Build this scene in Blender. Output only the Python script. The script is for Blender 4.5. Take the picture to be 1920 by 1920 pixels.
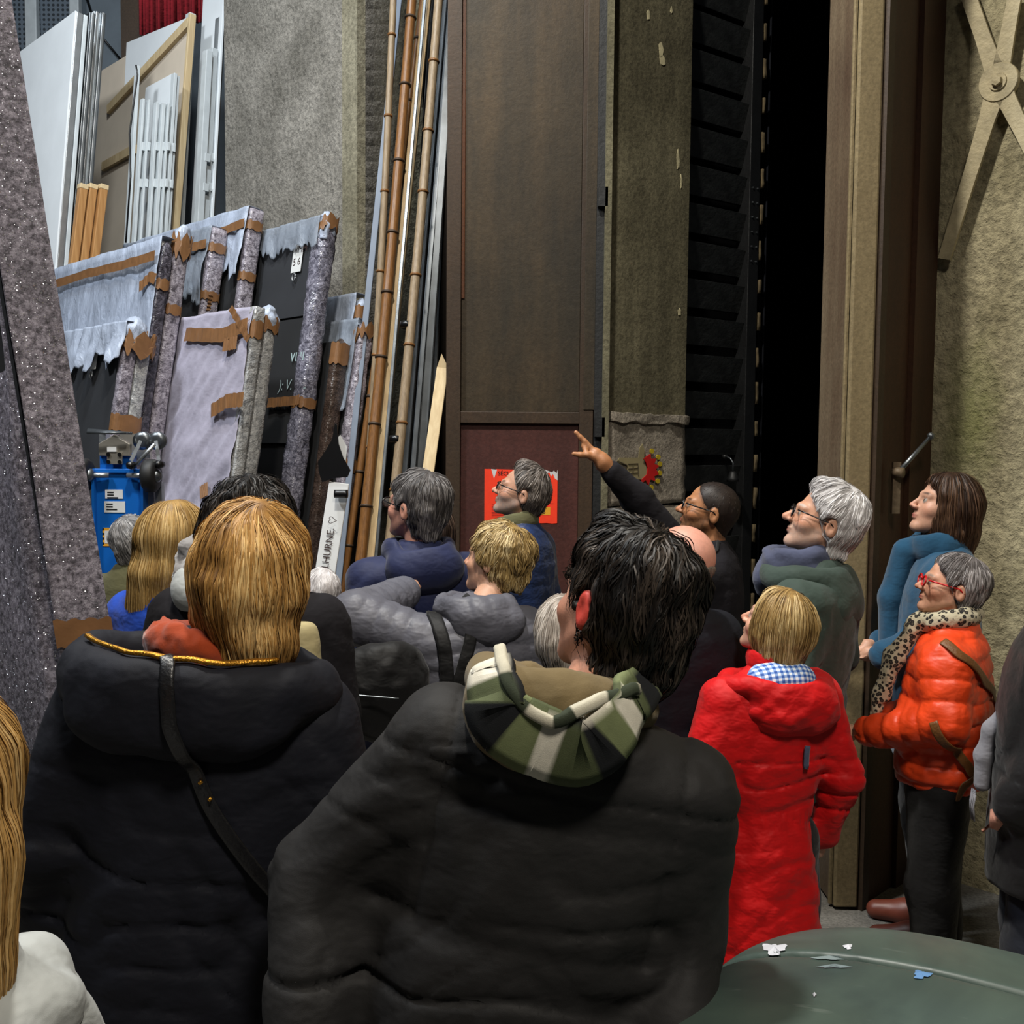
import bpy, bmesh, math, random
import numpy as np
from mathutils import Matrix, Vector
for o in list(bpy.data.objects): bpy.data.objects.remove(o)
SC = bpy.context.scene
COL = SC.collection
# ---------------------------------------------------------------- camera, world, lights, exposure
FPX = 1900.0; CAMZ = 1.80; PITCH = math.atan(120/FPX); ROLL = math.radians(0.5)
CR = Matrix.Rotation(math.pi/2-PITCH, 4, 'X') @ Matrix.Rotation(ROLL, 4, 'Z')
cd = bpy.data.cameras.new('camera'); cam = bpy.data.objects.new('camera', cd); COL.objects.link(cam)
cam.matrix_world = Matrix.Translation((0, 0, CAMZ)) @ CR
cd.sensor_width = 36; cd.lens = 36*FPX/1920; cd.clip_start = 0.05; cd.clip_end = 100
SC.camera = cam
SC.view_settings.view_transform = 'Standard'; SC.view_settings.look = 'None'
SC.view_settings.gamma = 1; SC.view_settings.use_curve_mapping = False
SC.view_settings.exposure = 0.0
W = bpy.data.worlds.new('world'); SC.world = W; W.use_nodes = True
W.node_tree.nodes['Background'].inputs[0].default_value = (0.75, 0.85, 1.0, 1)
W.node_tree.nodes['Background'].inputs[1].default_value = 0.022
def area(name, loc, target, size, power, color, spread=160):
    l = bpy.data.lights.new(name, 'AREA'); l.shape = 'DISK'; l.size = size; l.energy = power; l.color = color
    l.spread = math.radians(spread)
    o = bpy.data.objects.new(name, l); COL.objects.link(o); o.location = loc
    o.rotation_euler = (Vector(target)-Vector(loc)).to_track_quat('-Z', 'Y').to_euler()
    return o
area('hall_lamp_left', (-3.8, 2.4, 6.4), (-1.8, 5.4, 1.6), 0.8, 190, (0.90, 0.95, 1.0))
area('hall_lamp_centre', (-0.7, 2.5, 6.2), (0.4, 3.4, 1.2), 0.3, 190, (1.0, 0.95, 0.86))
area('fill_light_right', (0.9, -0.8, 5.4), (0.2, 2.2, 1.0), 0.8, 42, (1.0, 0.92, 0.80), 85)  # added fill above and behind the camera, brightens the nearest dark backs
area('hall_lamp_rear', (-1.6, 4.05, 7.6), (-3.0, 7.6, 2.6), 0.6, 170, (0.88, 0.95, 1.0))
# ---------------------------------------------------------------- helpers: pixels, objects
CRn = np.array(CR.to_3x3())
def ray(px, py):
    d = CRn @ np.array([(px-960)/FPX, -(py-960)/FPX, -1.0]); return d/d[1]
def P(px, py, Y): return np.array([0, 0, CAMZ]) + ray(px, py)*Y
def hexc(h):
    h = h.lstrip('#'); v = [int(h[i:i+2], 16)/255 for i in (0, 2, 4)]
    return np.array([c/12.92 if c <= .04045 else ((c+.055)/1.055)**2.4 for c in v])
def tag(o, label=None, cat=None, group=None, kind=None):
    if label: o['label'] = label
    if cat: o['category'] = cat
    if group: o['group'] = group
    if kind: o['kind'] = kind
    return o
def empty(name, loc=(0, 0, 0), rz=0, label=None, cat=None, group=None, kind=None):
    o = bpy.data.objects.new(name, None); COL.objects.link(o); o.empty_display_size = .05
    o.location = loc; o.rotation_euler = (0, 0, rz); return tag(o, label, cat, group, kind)
def link(name, me, mat=None, parent=None, smooth=False):
    o = bpy.data.objects.new(name, me); COL.objects.link(o)
    if mat is not None and not me.materials: me.materials.append(mat)
    if parent is not None: o.parent = parent
    if smooth: me.polygons.foreach_set('use_smooth', np.ones(len(me.polygons), bool))
    return o
def pydata(name, v, f, mat=None, parent=None, smooth=False):
    me = bpy.data.meshes.new(name); me.from_pydata([tuple(map(float, a)) for a in v], [], [tuple(map(int, a)) for a in f]); me.update()
    return link(name, me, mat, parent, smooth)
def setcol(me, cols, name='Col'):
    a = me.color_attributes.new(name, 'FLOAT_COLOR', 'POINT')
    c = np.ones((len(me.vertices), 4), np.float32); c[:, :3] = cols
    a.data.foreach_set('color', c.ravel())
class MB:
    """collects shapes into one mesh"""
    def __init__(s): s.v = []; s.f = []
    def add(s, v, f):
        b = len(s.v); s.v += [tuple(map(float, a)) for a in v]; s.f += [tuple(int(i)+b for i in q) for q in f]; return s
    def frame_box(s, o, ax, ay, az):
        o, ax, ay, az = map(np.array, (o, ax, ay, az))
        v = [o, o+ax, o+ax+ay, o+ay, o+az, o+ax+az, o+ax+ay+az, o+ay+az]
        return s.add(v, [(0, 3, 2, 1), (4, 5, 6, 7), (0, 1, 5, 4), (1, 2, 6, 5), (2, 3, 7, 6), (3, 0, 4, 7)])
    def box(s, a, b):
        a, b = np.array(a, float), np.array(b, float); d = b-a
        return s.frame_box(a, (d[0], 0, 0), (0, d[1], 0), (0, 0, d[2]))
    def bar(s, a, b, w, h, up=(0, 0, 1)):
        a, b = np.array(a, float), np.array(b, float); t = b-a; t = t/np.linalg.norm(t)
        r = np.cross(t, up); r /= np.linalg.norm(r); u = np.cross(r, t)
        return s.frame_box(a-r*w/2-u*h/2, r*w, b-a, u*h)
    def tube(s, pts, rad, n=10, cap=True):
        pts = np.array(pts, float); m = len(pts)
        rad = np.full(m, rad, float) if np.isscalar(rad) else np.array(rad, float)
        tan = np.gradient(pts, axis=0); tan /= np.linalg.norm(tan, axis=1)[:, None]+1e-12
        ref = np.array([0, 0, 1.0]) if abs(tan[0][2]) < .9 else np.array([1.0, 0, 0])
        v = []
        u = np.cross(tan[0], ref); u /= np.linalg.norm(u)
        for i in range(m):
            u = u - tan[i]*np.dot(u, tan[i]); u /= np.linalg.norm(u); w = np.cross(tan[i], u)
            for k in range(n):
                a = 2*math.pi*k/n; v.append(pts[i]+rad[i]*(math.cos(a)*u+math.sin(a)*w))
        f = [(i*n+k, i*n+(k+1) % n, (i+1)*n+(k+1) % n, (i+1)*n+k) for i in range(m-1) for k in range(n)]
        if cap: f += [tuple(range(n-1, -1, -1)), tuple((m-1)*n+k for k in range(n))]
        return s.add(v, f)
    def lathe(s, prof, n=24, c=(0, 0, 0), ax=None):
        # prof: (r, h) pairs about axis ax through c
        az = np.array(ax if ax is not None else (0, 0, 1), float); az /= np.linalg.norm(az)
        ref = np.array([1.0, 0, 0]) if abs(az[0]) < .9 else np.array([0, 1.0, 0])
        u = np.cross(az, ref); u /= np.linalg.norm(u); w = np.cross(az, u); c = np.array(c, float)
        v = [c+az*h+r*(math.cos(2*math.pi*k/n)*u+math.sin(2*math.pi*k/n)*w) for r, h in prof for k in range(n)]
        m = len(prof)
        f = [(i*n+k, i*n+(k+1) % n, (i+1)*n+(k+1) % n, (i+1)*n+k) for i in range(m-1) for k in range(n)]
        f += [tuple(range(n-1, -1, -1)), tuple((m-1)*n+k for k in range(n))]
        return s.add(v, f)
    def build(s, name, mat, parent=None, smooth=False, bevel=0):
        o = pydata(name, s.v, s.f, mat, parent, smooth)
        if bevel:
            bm = bmesh.new(); bm.from_mesh(o.data)
            bmesh.ops.bevel(bm, geom=bm.edges[:], offset=bevel, segments=2, affect='EDGES', profile=.5)
            bm.to_mesh(o.data); bm.free()
        return o
# ---------------------------------------------------------------- noise
_rng = np.random.default_rng(7)
_LAT = _rng.random((32, 32, 32)).astype(np.float32)*2-1
def noise(p, sc=1.0, seed=0):
    q = np.asarray(p, np.float32)*np.float32(1) * np.asarray(sc, np.float32)+np.float32(seed*7.31+50)
    i = np.floor(q).astype(np.int32); f = q-i; f = f*f*(3-2*f); i &= 31; j = (i+1) & 31
    x0, y0, z0 = i.T; x1, y1, z1 = j.T; fx, fy, fz = f.T
    def l(a, b, t): return a+(b-a)*t
    return l(l(l(_LAT[x0, y0, z0], _LAT[x1, y0, z0], fx), l(_LAT[x0, y1, z0], _LAT[x1, y1, z0], fx), fy),
             l(l(_LAT[x0, y0, z1], _LAT[x1, y0, z1], fx), l(_LAT[x0, y1, z1], _LAT[x1, y1, z1], fx), fy), fz)
# ---------------------------------------------------------------- distance fields
def sst(a, b, x): t = np.clip((x-a)/(b-a), 0, 1); return t*t*(3-2*t)
def smin(a, b, k):
    if k <= 0: return np.minimum(a, b)
    h = np.clip(.5+.5*(b-a)/k, 0, 1); return b+(a-b)*h-k*h*(1-h)
def smax(a, b, k): return -smin(-a, -b, k)
def ell(p, c, r, R=None):
    q = p-np.array(c, np.float32)
    if R is not None: q = q @ np.asarray(R, np.float32)
    r = np.array(r, np.float32)
    k0 = np.sqrt(((q/r)**2).sum(1)); k1 = np.sqrt(((q/(r*r))**2).sum(1))+1e-9
    return k0*(k0-1)/k1
def cone(p, a, b, ra, rb, ret=False):
    a = np.array(a, np.float32); b = np.array(b, np.float32); ab = b-a
    t = np.clip(((p-a) @ ab)/float(ab @ ab), 0, 1)
    d = np.sqrt(((p-a-t[:, None]*ab)**2).sum(1))-(ra+(rb-ra)*t)
    return (d, t) if ret else d
def chain(p, pts, rs, k=.02):
    d = None
    for i in range(len(pts)-1):
        e = cone(p, pts[i], pts[i+1], rs[i], rs[i+1]); d = e if d is None else smin(d, e, k)
    return d
def loft(p, secs, ex=2.3, cap=.03):
    """secs rows: z, cx, cy, rx, ry ; superellipse sections along z"""
    s = np.array(sorted(secs), np.float32); z = p[:, 2]
    g = [np.interp(z, s[:, 0], s[:, k]).astype(np.float32) for k in (1, 2, 3, 4)]
    x = np.abs(p[:, 0]-g[0])/g[2]; y = np.abs(p[:, 1]-g[1])/g[3]
    r = (x**ex+y**ex)**(1/ex)
    d = (r-1)*np.minimum(g[2], g[3])
    return smax(d, np.maximum(z-s[-1, 0], s[0, 0]-z), cap)
def ring(p, c, rx, ry, rt, tilt=0, rz=None):
    """elliptic torus, tilt about x (front down positive)"""
    q = p-np.array(c, np.float32); ct, st = math.cos(tilt), math.sin(tilt)
    y = q[:, 1]*ct-q[:, 2]*st; z = q[:, 1]*st+q[:, 2]*ct; x = q[:, 0]
    k = np.sqrt((x/rx)**2+(y/ry)**2)+1e-6; d = (k-1)*min(rx, ry)
    rzz = rt if rz is None else rz
    return (np.sqrt((d/rt)**2+(z/rzz)**2)-1)*min(rt, rzz)
def axis(lo, hi, h, fine=()):
    out = [lo]; x = lo
    while x < hi:
        st = h
        for a, b, hf in fine:
            if a-h*.5 <= x < b: st = min(st, hf)
        x += st; out.append(x)
    return np.array(out, np.float32)
def surfnet(f, lo, hi, h, fine=None, proj=1, B=4, slack=1.3):
    """surface-nets mesh of the zero level of f on a (possibly refined) grid"""
    fine = fine or [(), (), ()]
    ax = [axis(lo[i], hi[i], h, fine[i]) for i in range(3)]
    n = [len(a) for a in ax]
    ci = [np.unique(np.append(np.arange(0, m, B), m-1)) for m in n]
    ca = [ax[i][ci[i]] for i in range(3)]
    G = np.stack(np.meshgrid(*ca, indexing='ij'), -1).reshape(-1, 3)
    cv = f(G).reshape([len(c) for c in ca])
    diag = np.sqrt(sum(np.ix_(*[np.diff(c)**2 for c in ca])[i] for i in range(3)))
    st = [cv[(slice(None, -1) if a == 0 else slice(1, None)), (slice(None, -1) if b == 0 else slice(1, None)), (slice(None, -1) if c == 0 else slice(1, None))] for a in (0, 1) for b in (0, 1) for c in (0, 1)]
    mn = np.min(st, 0); mx = np.max(st, 0); am = np.min(np.abs(st), 0)
    act = (mn*mx <= 0) | (am < diag*slack*.5)
    blk = [np.minimum(np.arange(m)//B, len(ci[i])-2) for i, m in enumerate(n)]
    blk2 = [np.maximum((np.arange(m)-1)//B, 0) for i, m in enumerate(n)]
    blk2 = [np.minimum(b, len(ci[i])-2) for i, b in enumerate(blk2)]
    msk = np.zeros(n, bool)
    for a in (blk[0], blk2[0]):
        for b in (blk[1], blk2[1]):
            for c in (blk[2], blk2[2]): msk |= act[np.ix_(a, b, c)]
    V = cv[np.ix_(*[np.minimum((np.arange(m)+B//2)//B, len(ci[i])-1) for i, m in enumerate(n)])].astype(np.float32).copy()
    I = np.argwhere(msk)
    pts = np.stack([ax[k][I[:, k]] for k in range(3)], -1)
    V[msk] = f(pts)
    S = V < 0
    nc = [m-1 for m in n]
    cnt = np.zeros(nc, np.int8)
    for a in (0, 1):
        for b in (0, 1):
            for c in (0, 1): cnt += S[a:a+nc[0], b:b+nc[1], c:c+nc[2]]
    cell = np.argwhere((cnt > 0) & (cnt < 8))
    idx = -np.ones(nc, np.int32); idx[tuple(cell.T)] = np.arange(len(cell))
    acc = np.zeros((len(cell), 3)); num = np.zeros(len(cell))
    cor = [(a, b, c) for a in (0, 1) for b in (0, 1) for c in (0, 1)]
    for c0 in cor:
        for k in range(3):
            if c0[k] == 1: continue
            c1 = list(c0); c1[k] = 1
            i0 = cell+np.array(c0); i1 = cell+np.array(c1)
            v0 = V[tuple(i0.T)]; v1 = V[tuple(i1.T)]; m = (v0 < 0) != (v1 < 0)
            if not m.any(): continue
            t = v0[m]/(v0[m]-v1[m])
            p0 = np.stack([ax[j][i0[m, j]] for j in range(3)], -1).astype(float); p1 = np.stack([ax[j][i1[m, j]] for j in range(3)], -1)
            acc[m] += p0+(p1-p0)*t[:, None]; num[m] += 1
    verts = acc/np.maximum(num, 1)[:, None]
    faces = []
    for k in range(3):
        u, w = (k+1) % 3, (k+2) % 3
        sl0 = [slice(None)]*3; sl1 = [slice(None)]*3; sl0[k] = slice(None, -1); sl1[k] = slice(1, None)
        E = np.argwhere(S[tuple(sl0)] != S[tuple(sl1)])
        E = E[(E[:, u] > 0) & (E[:, u] < nc[u]) & (E[:, w] > 0) & (E[:, w] < nc[w])]
        if not len(E): continue
        flip = S[tuple(E.T)]
        q = []
        for du, dw in ((-1, -1), (0, -1), (0, 0), (-1, 0)):
            e = E.copy(); e[:, u] += du; e[:, w] += dw; q.append(idx[tuple(e.T)])
        q = np.stack(q, -1); q[~flip] = q[~flip][:, ::-1]; faces.append(q)
    F = np.concatenate(faces) if faces else np.zeros((0, 4), int)
    for _ in range(proj):
        d, g = grad(f, verts); step = np.clip(d, -.5*h, .5*h)
        verts = verts-g*step[:, None]
    return verts, F
_T = np.array([[1, -1, -1], [-1, -1, 1], [-1, 1, -1], [1, 1, 1]], np.float32)
def grad(f, p, e=.0015):
    p = np.asarray(p, np.float32); v = [f(p+e*t) for t in _T]
    g = sum(t[None]*a[:, None] for t, a in zip(_T, v))
    g = g/(np.linalg.norm(g, axis=1)[:, None]+1e-9); return sum(v)/4, g
def bigmesh(name, v, f):
    me = bpy.data.meshes.new(name)
    me.vertices.add(len(v)); me.vertices.foreach_set('co', np.asarray(v, np.float32).ravel())
    f = np.asarray(f); k = f.shape[1]
    me.loops.add(f.size); me.loops.foreach_set('vertex_index', f.astype(np.int32).ravel())
    me.polygons.add(len(f)); me.polygons.foreach_set('loop_start', np.arange(0, f.size, k, dtype=np.int32))
    me.polygons.foreach_set('use_smooth', np.ones(len(f), bool))
    me.update(calc_edges=True); return me
def sdfobj(name, f, lo, hi, h, mat, parent, fine=None, col=None, proj=1):
    v, F = surfnet(f, lo, hi, h, fine, proj)
    me = bigmesh(name, v, F); o = link(name, me, mat, parent)
    if col is not None: setcol(me, col(v.astype(np.float32)))
    return o
# ---------------------------------------------------------------- materials
class NT:
    def __init__(s, name):
        s.m = bpy.data.materials.new(name); s.m.use_nodes = True; s.t = s.m.node_tree
        s.b = s.t.nodes['Principled BSDF']; s.tc = None
    def n(s, typ, **kw):
        x = s.t.nodes.new(typ)
        for k, v in kw.items():
            if k.startswith('i_'):
                key = k[2:]; key = int(key) if key.isdigit() else key
                s.set(x.inputs[key], v)
            else: setattr(x, k, v)
        return x
    def set(s, sock, v):
        if hasattr(v, 'node'): s.t.links.new(v, sock)
        elif isinstance(v, bpy.types.Node): s.t.links.new(v.outputs[0], sock)
        else:
            if hasattr(sock.default_value, '__len__') and len(sock.default_value) == 4 and len(v) == 3: v = (*v, 1)
            sock.default_value = v
    def co(s, sc=(1, 1, 1), kind='Object'):
        if s.tc is None: s.tc = s.n('ShaderNodeTexCoord')
        m = s.n('ShaderNodeMapping'); s.t.links.new(s.tc.outputs[kind], m.inputs[0]); m.inputs['Scale'].default_value = sc if hasattr(sc, '__len__') else (sc,)*3
        return m.outputs[0]
    def noise(s, scale=5, detail=4, rough=.55, sc=(1, 1, 1), dist=0, kind='Object'):
        x = s.n('ShaderNodeTexNoise'); s.set(x.inputs['Vector'], s.co(sc, kind)); x.inputs['Scale'].default_value = scale
        x.inputs['Detail'].default_value = detail; x.inputs['Roughness'].default_value = rough; x.inputs['Distortion'].default_value = dist
        return x.outputs[0]
    def ramp(s, fac, stops, interp='LINEAR'):
        r = s.n('ShaderNodeValToRGB'); s.set(r.inputs[0], fac); r.color_ramp.interpolation = interp
        els = r.color_ramp.elements
        while len(els) < len(stops): els.new(.5)
        for e, (p, c) in zip(els, stops):
            e.position = p; c = (c, c, c) if np.isscalar(c) else c; e.color = (*[float(x) for x in c[:3]], 1)
        return r.outputs[0]
    def mix(s, fac, a, b, mode='MIX'):
        x = s.n('ShaderNodeMix', data_type='RGBA', blend_type=mode)
        s.set(x.inputs[0], fac); s.set(x.inputs[6], a if hasattr(a, 'node') else tuple(a)); s.set(x.inputs[7], b if hasattr(b, 'node') else tuple(b))
        return x.outputs[2]
    def math(s, op, a, b=0.0, c=None):
        x = s.n('ShaderNodeMath', operation=op); s.set(x.inputs[0], a); s.set(x.inputs[1], b)
        if c is not None: s.set(x.inputs[2], c)
        return x.outputs[0]
    def bump(s, h, strength=.3, dist=.01):
        x = s.n('ShaderNodeBump'); x.inputs['Strength'].default_value = strength; x.inputs['Distance'].default_value = dist
        s.set(x.inputs['Height'], h)
        if s.b.inputs['Normal'].links: s.t.links.new(s.b.inputs['Normal'].links[0].from_socket, x.inputs['Normal'])
        s.t.links.new(x.outputs[0], s.b.inputs['Normal']); return x
    def base(s, c): s.set(s.b.inputs['Base Color'], c if hasattr(c, 'node') else tuple(float(x) for x in c)); return s
    def par(s, **kw):
        for k, v in kw.items(): s.set(s.b.inputs[{'rough': 'Roughness', 'metal': 'Metallic', 'spec': 'Specular IOR Level', 'sheen': 'Sheen Weight', 'alpha': 'Alpha', 'trans': 'Transmission Weight', 'coat': 'Coat Weight', 'sss': 'Subsurface Weight', 'ior': 'IOR'}[k]], v)
        return s
def M_plain(name, c, rough=.6, metal=0, var=.15, nsc=8, bump=.0, bsc=60, sc=(1, 1, 1), spec=.5):
    c = hexc(c) if isinstance(c, str) else np.array(c); k = NT(name)
    nz = k.noise(nsc, 4, sc=sc); k.base(k.ramp(nz, [(.3, c*(1-var)), (.7, np.minimum(c*(1+var), 1))]))
    k.par(rough=rough, metal=metal, spec=spec)
    if bump: k.bump(k.noise(bsc, 3, sc=sc), bump, .01)
    return k.m
def M_fabric(name, c, rough=.8, sheen=.1, weave=900, fold=.25, var=.12, spec=.3, nsc=14):
    c = hexc(c) if isinstance(c, str) else np.array(c); k = NT(name)
    nz = k.noise(nsc, 3); k.base(k.ramp(nz, [(.3, c*(1-var)), (.7, np.minimum(c*(1+var), 1))]))
    k.par(rough=rough, sheen=sheen, spec=spec)
    k.bump(k.noise(nsc*1.2, 2, dist=.2, sc=(1, 1, 1.6)), fold, .02); k.bump(k.noise(70, 2), .10, .004)
    k.bump(k.noise(weave, 1), .12, .002)
    return k.m
def M_vcol(name, rough=.5, spec=.5, sss=0, var=.1, nsc=60, bump=.1, bsc=200, sheen=0):
    k = NT(name); a = k.n('ShaderNodeAttribute', attribute_name='Col')
    nz = k.noise(nsc, 3); g = k.ramp(nz, [(.3, 1-var), (.7, 1+var)])
    k.base(k.mix(1.0, a.outputs[0], g, 'MULTIPLY')); k.par(rough=rough, spec=spec, sheen=sheen)
    if sss: k.par(sss=sss); k.b.inputs['Subsurface Radius'].default_value = (1, .4, .25); k.b.inputs['Subsurface Scale'].default_value = .006
    if bump: k.bump(k.noise(bsc, 2), bump, .002)
    return k.m
# ---------------------------------------------------------------- room materials
def M_concrete(name, c1, c2, sc=3, bump=.5, bsc=45, moss=None, streak=False):
    k = NT(name); a = k.noise(sc, 6, .62); b = k.noise(bsc, 4, .7)
    col = k.ramp(a, [(.3, hexc(c1)), (.68, hexc(c2))])
    sp = k.ramp(b, [(.36, .62), (.6, 1.08)]); col = k.mix(1, col, sp, 'MULTIPLY')
    if streak:
        st = k.ramp(k.noise(7, 3, .6, sc=(1, 1, .07)), [(.42, .72), (.62, 1.1)]); col = k.mix(.8, col, st, 'MULTIPLY')
    if moss:
        g = k.n('ShaderNodeNewGeometry'); s = k.n('ShaderNodeSeparateXYZ'); k.set(s.inputs[0], g.outputs['Position'])
        dx = k.math('MULTIPLY', k.math('SUBTRACT', s.outputs[0], moss[0]), 1/moss[3])
        dz = k.math('MULTIPLY', k.math('SUBTRACT', s.outputs[2], moss[2]), 1/moss[4])
        r = k.math('SQRT', k.math('ADD', k.math('MULTIPLY', dx, dx), k.math('MULTIPLY', dz, dz)))
        r = k.math('ADD', r, k.math('MULTIPLY', k.math('SUBTRACT', k.noise(9, 5, .7), .5), 1.1))
        f = k.ramp(r, [(.2, .6), (1.0, 0)]); col = k.mix(f, col, hexc(moss[5]))
    k.base(col).par(rough=.93, spec=.2)
    k.bump(b, bump, .012); k.bump(k.noise(12, 5, .6), bump*.6, .03)
    return k.m
def M_rust(name, c1, c2, c3, streak=True, rough=.55, metal=.25):
    k = NT(name); a = k.noise(1.6, 7, .62, dist=.4); b = k.noise(60, 3, .7); s = k.noise(5, 4, .6, sc=(1, 1, .12))
    col = k.ramp(a, [(.3, hexc(c1)), (.52, hexc(c2)), (.72, hexc(c3))])
    col = k.mix(.55, col, k.ramp(s, [(.35, hexc(c1)*1.1), (.7, hexc(c3))]))
    col = k.mix(1, col, k.ramp(b, [(.3, .75), (.7, 1.2)]), 'MULTIPLY')
    chip = k.ramp(k.noise(26, 3, .8), [(.77, 0), (.8, 1)], 'LINEAR'); col = k.mix(k.math('MULTIPLY', chip, .35), col, (.35, .31, .27))
    k.base(col).par(rough=rough, metal=metal, spec=.35); k.bump(b, .2, .004); k.bump(a, .25, .02)
    return k.m
def M_wood(name, c1, c2, sc=(9, 9, .6), rough=.55, nsc=4):
    k = NT(name); a = k.noise(nsc, 5, .6, sc=sc, dist=.5)
    k.base(k.ramp(a, [(.3, hexc(c1)), (.7, hexc(c2))])).par(rough=rough, spec=.35); k.bump(a, .12, .004)
    return k.m
MP = dict(
    floor=M_concrete('floor_concrete', '#5c5a56', '#8a8780', 2.2, .25, 70),
    plaster=M_concrete('rough_plaster', '#6c6860', '#98938a', 2.4, .9, 34),
    pil=M_concrete('pilaster_cement', '#7a7460', '#9b9580', 2.0, .5, 40, streak=True),
    block=M_concrete('block_cement', '#857c6f', '#a39a8c', 3.0, .6, 60),
    column=M_concrete('cast_concrete', '#544f3d', '#77715a', 1.6, .35, 50, streak=True),
    rwall=M_concrete('pale_rough_wall', '#8a8266', '#b5ab8c', 2.6, 1.0, 30, moss=(1.87, 0, 1.95, .10, .42, '#666d33')),
    rust=M_rust('rusted_sheet', '#242019', '#3a3225', '#4f3f2b'),
    rust_red=M_rust('red_brown_paint', '#3a1f1a', '#4a2823', '#563029', metal=.05),
    stile=M_rust('brown_frame_paint', '#2c231a', '#3b2d20', '#4a3726', metal=.1),
    orange_rust=M_rust('orange_rust', '#4a2a17', '#5d351d', '#6b4022', metal=0),
    post=M_rust('worn_post_paint', '#4e3d30', '#6b5a46', '#80725c', metal=.1, rough=.5),
    post_b=M_rust('worn_beige_paint', '#6e6047', '#857657', '#978866', metal=.05, rough=.5),
    darkleaf=M_rust('dark_brown_leaf', '#2b1a12', '#3a2417', '#4a2f1c', metal=.05),
    black=M_plain('black_paint', '#101112', .55, 0, .3, 9, .2, 40),
    void=M_plain('painted_darkness', '#070708', .95, 0, .3, 3, 0, spec=.05),  # near-black colour stands in for shade behind the slats and backstage
    darkcloth=M_fabric('midnight_curtain', '#12141b', .95, .0),
    steel=M_plain('galvanised_steel', '#a9adb0', .38, .8, .15, 12, .05, 60),
    steel_d=M_plain('grey_steel', '#6f7478', .35, .85, .2, 12, .05, 60),
    white=M_plain('white_board', '#e6ebee', .55, 0, .04, 4),
    whitew=M_plain('white_painted_batten', '#c3c9cb', .5, 0, .1, 10),
    cream=M_plain('cream_board', '#d3c5b2', .7, 0, .05, 5),
    beigew=M_wood('pale_timber', '#bfa57c', '#d8c39a'),
    pine=M_wood('orange_pine', '#96683a', '#b58753'),
    bamboo_y=M_wood('golden_bamboo', '#5f3f20', '#83592f', (30, 30, 1.2), .4),
    bamboo_p=M_wood('pale_bamboo', '#73624c', '#988469', (30, 30, 1.2), .45),
    tan_timber=M_wood('tan_timber', '#a98e66', '#c9b186'),
    greyrack=M_plain('grey_rack_paint', '#6b757d', .6, .2, .1, 6),
    niche=M_plain('dull_grey_steel', '#43474a', .38, .5, .25, 12),
    bluegrey=M_plain('blue_grey_board', '#76808f', .6, 0, .1, 6),
    redcloth=M_fabric('red_drape', '#9a1f2a', .85, .1),
    pale_edge=M_plain('pale_brown_edge', '#6b5d43', .9, 0, .25, 30),
)
# ---------------------------------------------------------------- room axes: T along the panel wall (left-far to right-near), NB towards its back
Q = math.sqrt(.5)
T = np.array([Q, -Q, 0]); NB = np.array([Q, Q, 0]); UZ = np.array([0, 0, 1.0])
def sr(s, r, z=0): return NB*s+T*r+UZ*z
def onplane(px, py, n, c):
    d = ray(px, py); o = np.array([0, 0, CAMZ]); return o+d*((c-n @ o)/(n @ d))
def struct(o, label=None): o['kind'] = 'structure'; return o
f = MB().box((-9, -3, -.1), (7, 13, 0)).build('floor', MP['floor']); struct(f)
# grey plaster wall behind the wrapped panels, with pilaster
wl = MB().frame_box(sr(3.72, -6.62), T*(6.62-4.98), NB*.4, UZ*7).build('wall_left', MP['plaster']); struct(wl)
MB().frame_box(sr(3.66, -5.13), T*(5.13-4.98), NB*.5, UZ*7).build('pilaster', MP['pil'], wl)
struct(MB().box((-.95, 6.75, 0), (1.0, 6.95, 7)).build('wall_niche', MP['stile']))
struct(MB().box((-9, 12.3, 0), (-1.0, 12.5, 8)).build('wall_back', MP['greyrack']))
# big brown sliding door with frame and red lower panel
DY = 5.30
def dx(px): return P(px, 800, DY)[0]
def dz(py): return P(970, py, DY)[2]
d1 = empty('door_1', (0, DY, 0), kind='structure')
X0, X1, XA, XB = dx(836), dx(1112), dx(863), dx(1086)
def dpart(name, a, b, m): return MB().box(a, b).build(name, m, d1, bevel=.003)
dpart('stile', (X0, 0, 0), (XA, .08, 6.5), MP['stile']); dpart('stile', (XB, 0, 0), (X1, .08, 6.5), MP['stile'])
dpart('rail', (XA, .004, dz(794)), (XB, .08, dz(772)), MP['stile'])
dpart('upper_panel', (XA, .025, dz(772)), (XB, .07, 6.5), MP['rust'])
dpart('lower_panel', (XA, .028, 0), (XB, .07, dz(794)), MP['rust_red'])
dpart('rust_strip', (XA-.001, .018, dz(560)), (XA+.018, .03, 6.5), MP['orange_rust'])
dpart('edge_plate', (XB+.02, -.004, dz(768)), (X1+.005, .02, 6.5), MP['rust'])
# orange safety poster on that door
MP['poster'] = M_plain('orange_red_paper', '#f2370f', .7, 0, .06, 30)
MP['ink'] = M_plain('black_ink', '#2a0f08', .8); MP['inkred'] = M_plain('faded_ink', '#a31e08', .8)
MP['yellow'] = M_plain('yellow_label', '#d99a1e', .7); MP['torn'] = M_plain('torn_white_paper', '#c9c6c4', .9)
def text_obj(name, s, size, mat, parent, M, align='LEFT', bold=0, shear=0):
    cu = bpy.data.curves.new(name, 'FONT'); cu.body = s; cu.size = size; cu.align_x = align; cu.offset = bold; cu.shear = shear
    o = bpy.data.objects.new(name, cu); COL.objects.link(o)
    dg = bpy.context.evaluated_depsgraph_get(); me = bpy.data.meshes.new_from_object(o.evaluated_get(dg))
    bpy.data.objects.remove(o); me.materials.clear(); r = link(name, me, mat, parent); r.matrix_local = M; return r
def XZ(x, y, z): return Matrix.Translation((x, y, z)) @ Matrix.Rotation(math.pi/2, 4, 'X')
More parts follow.
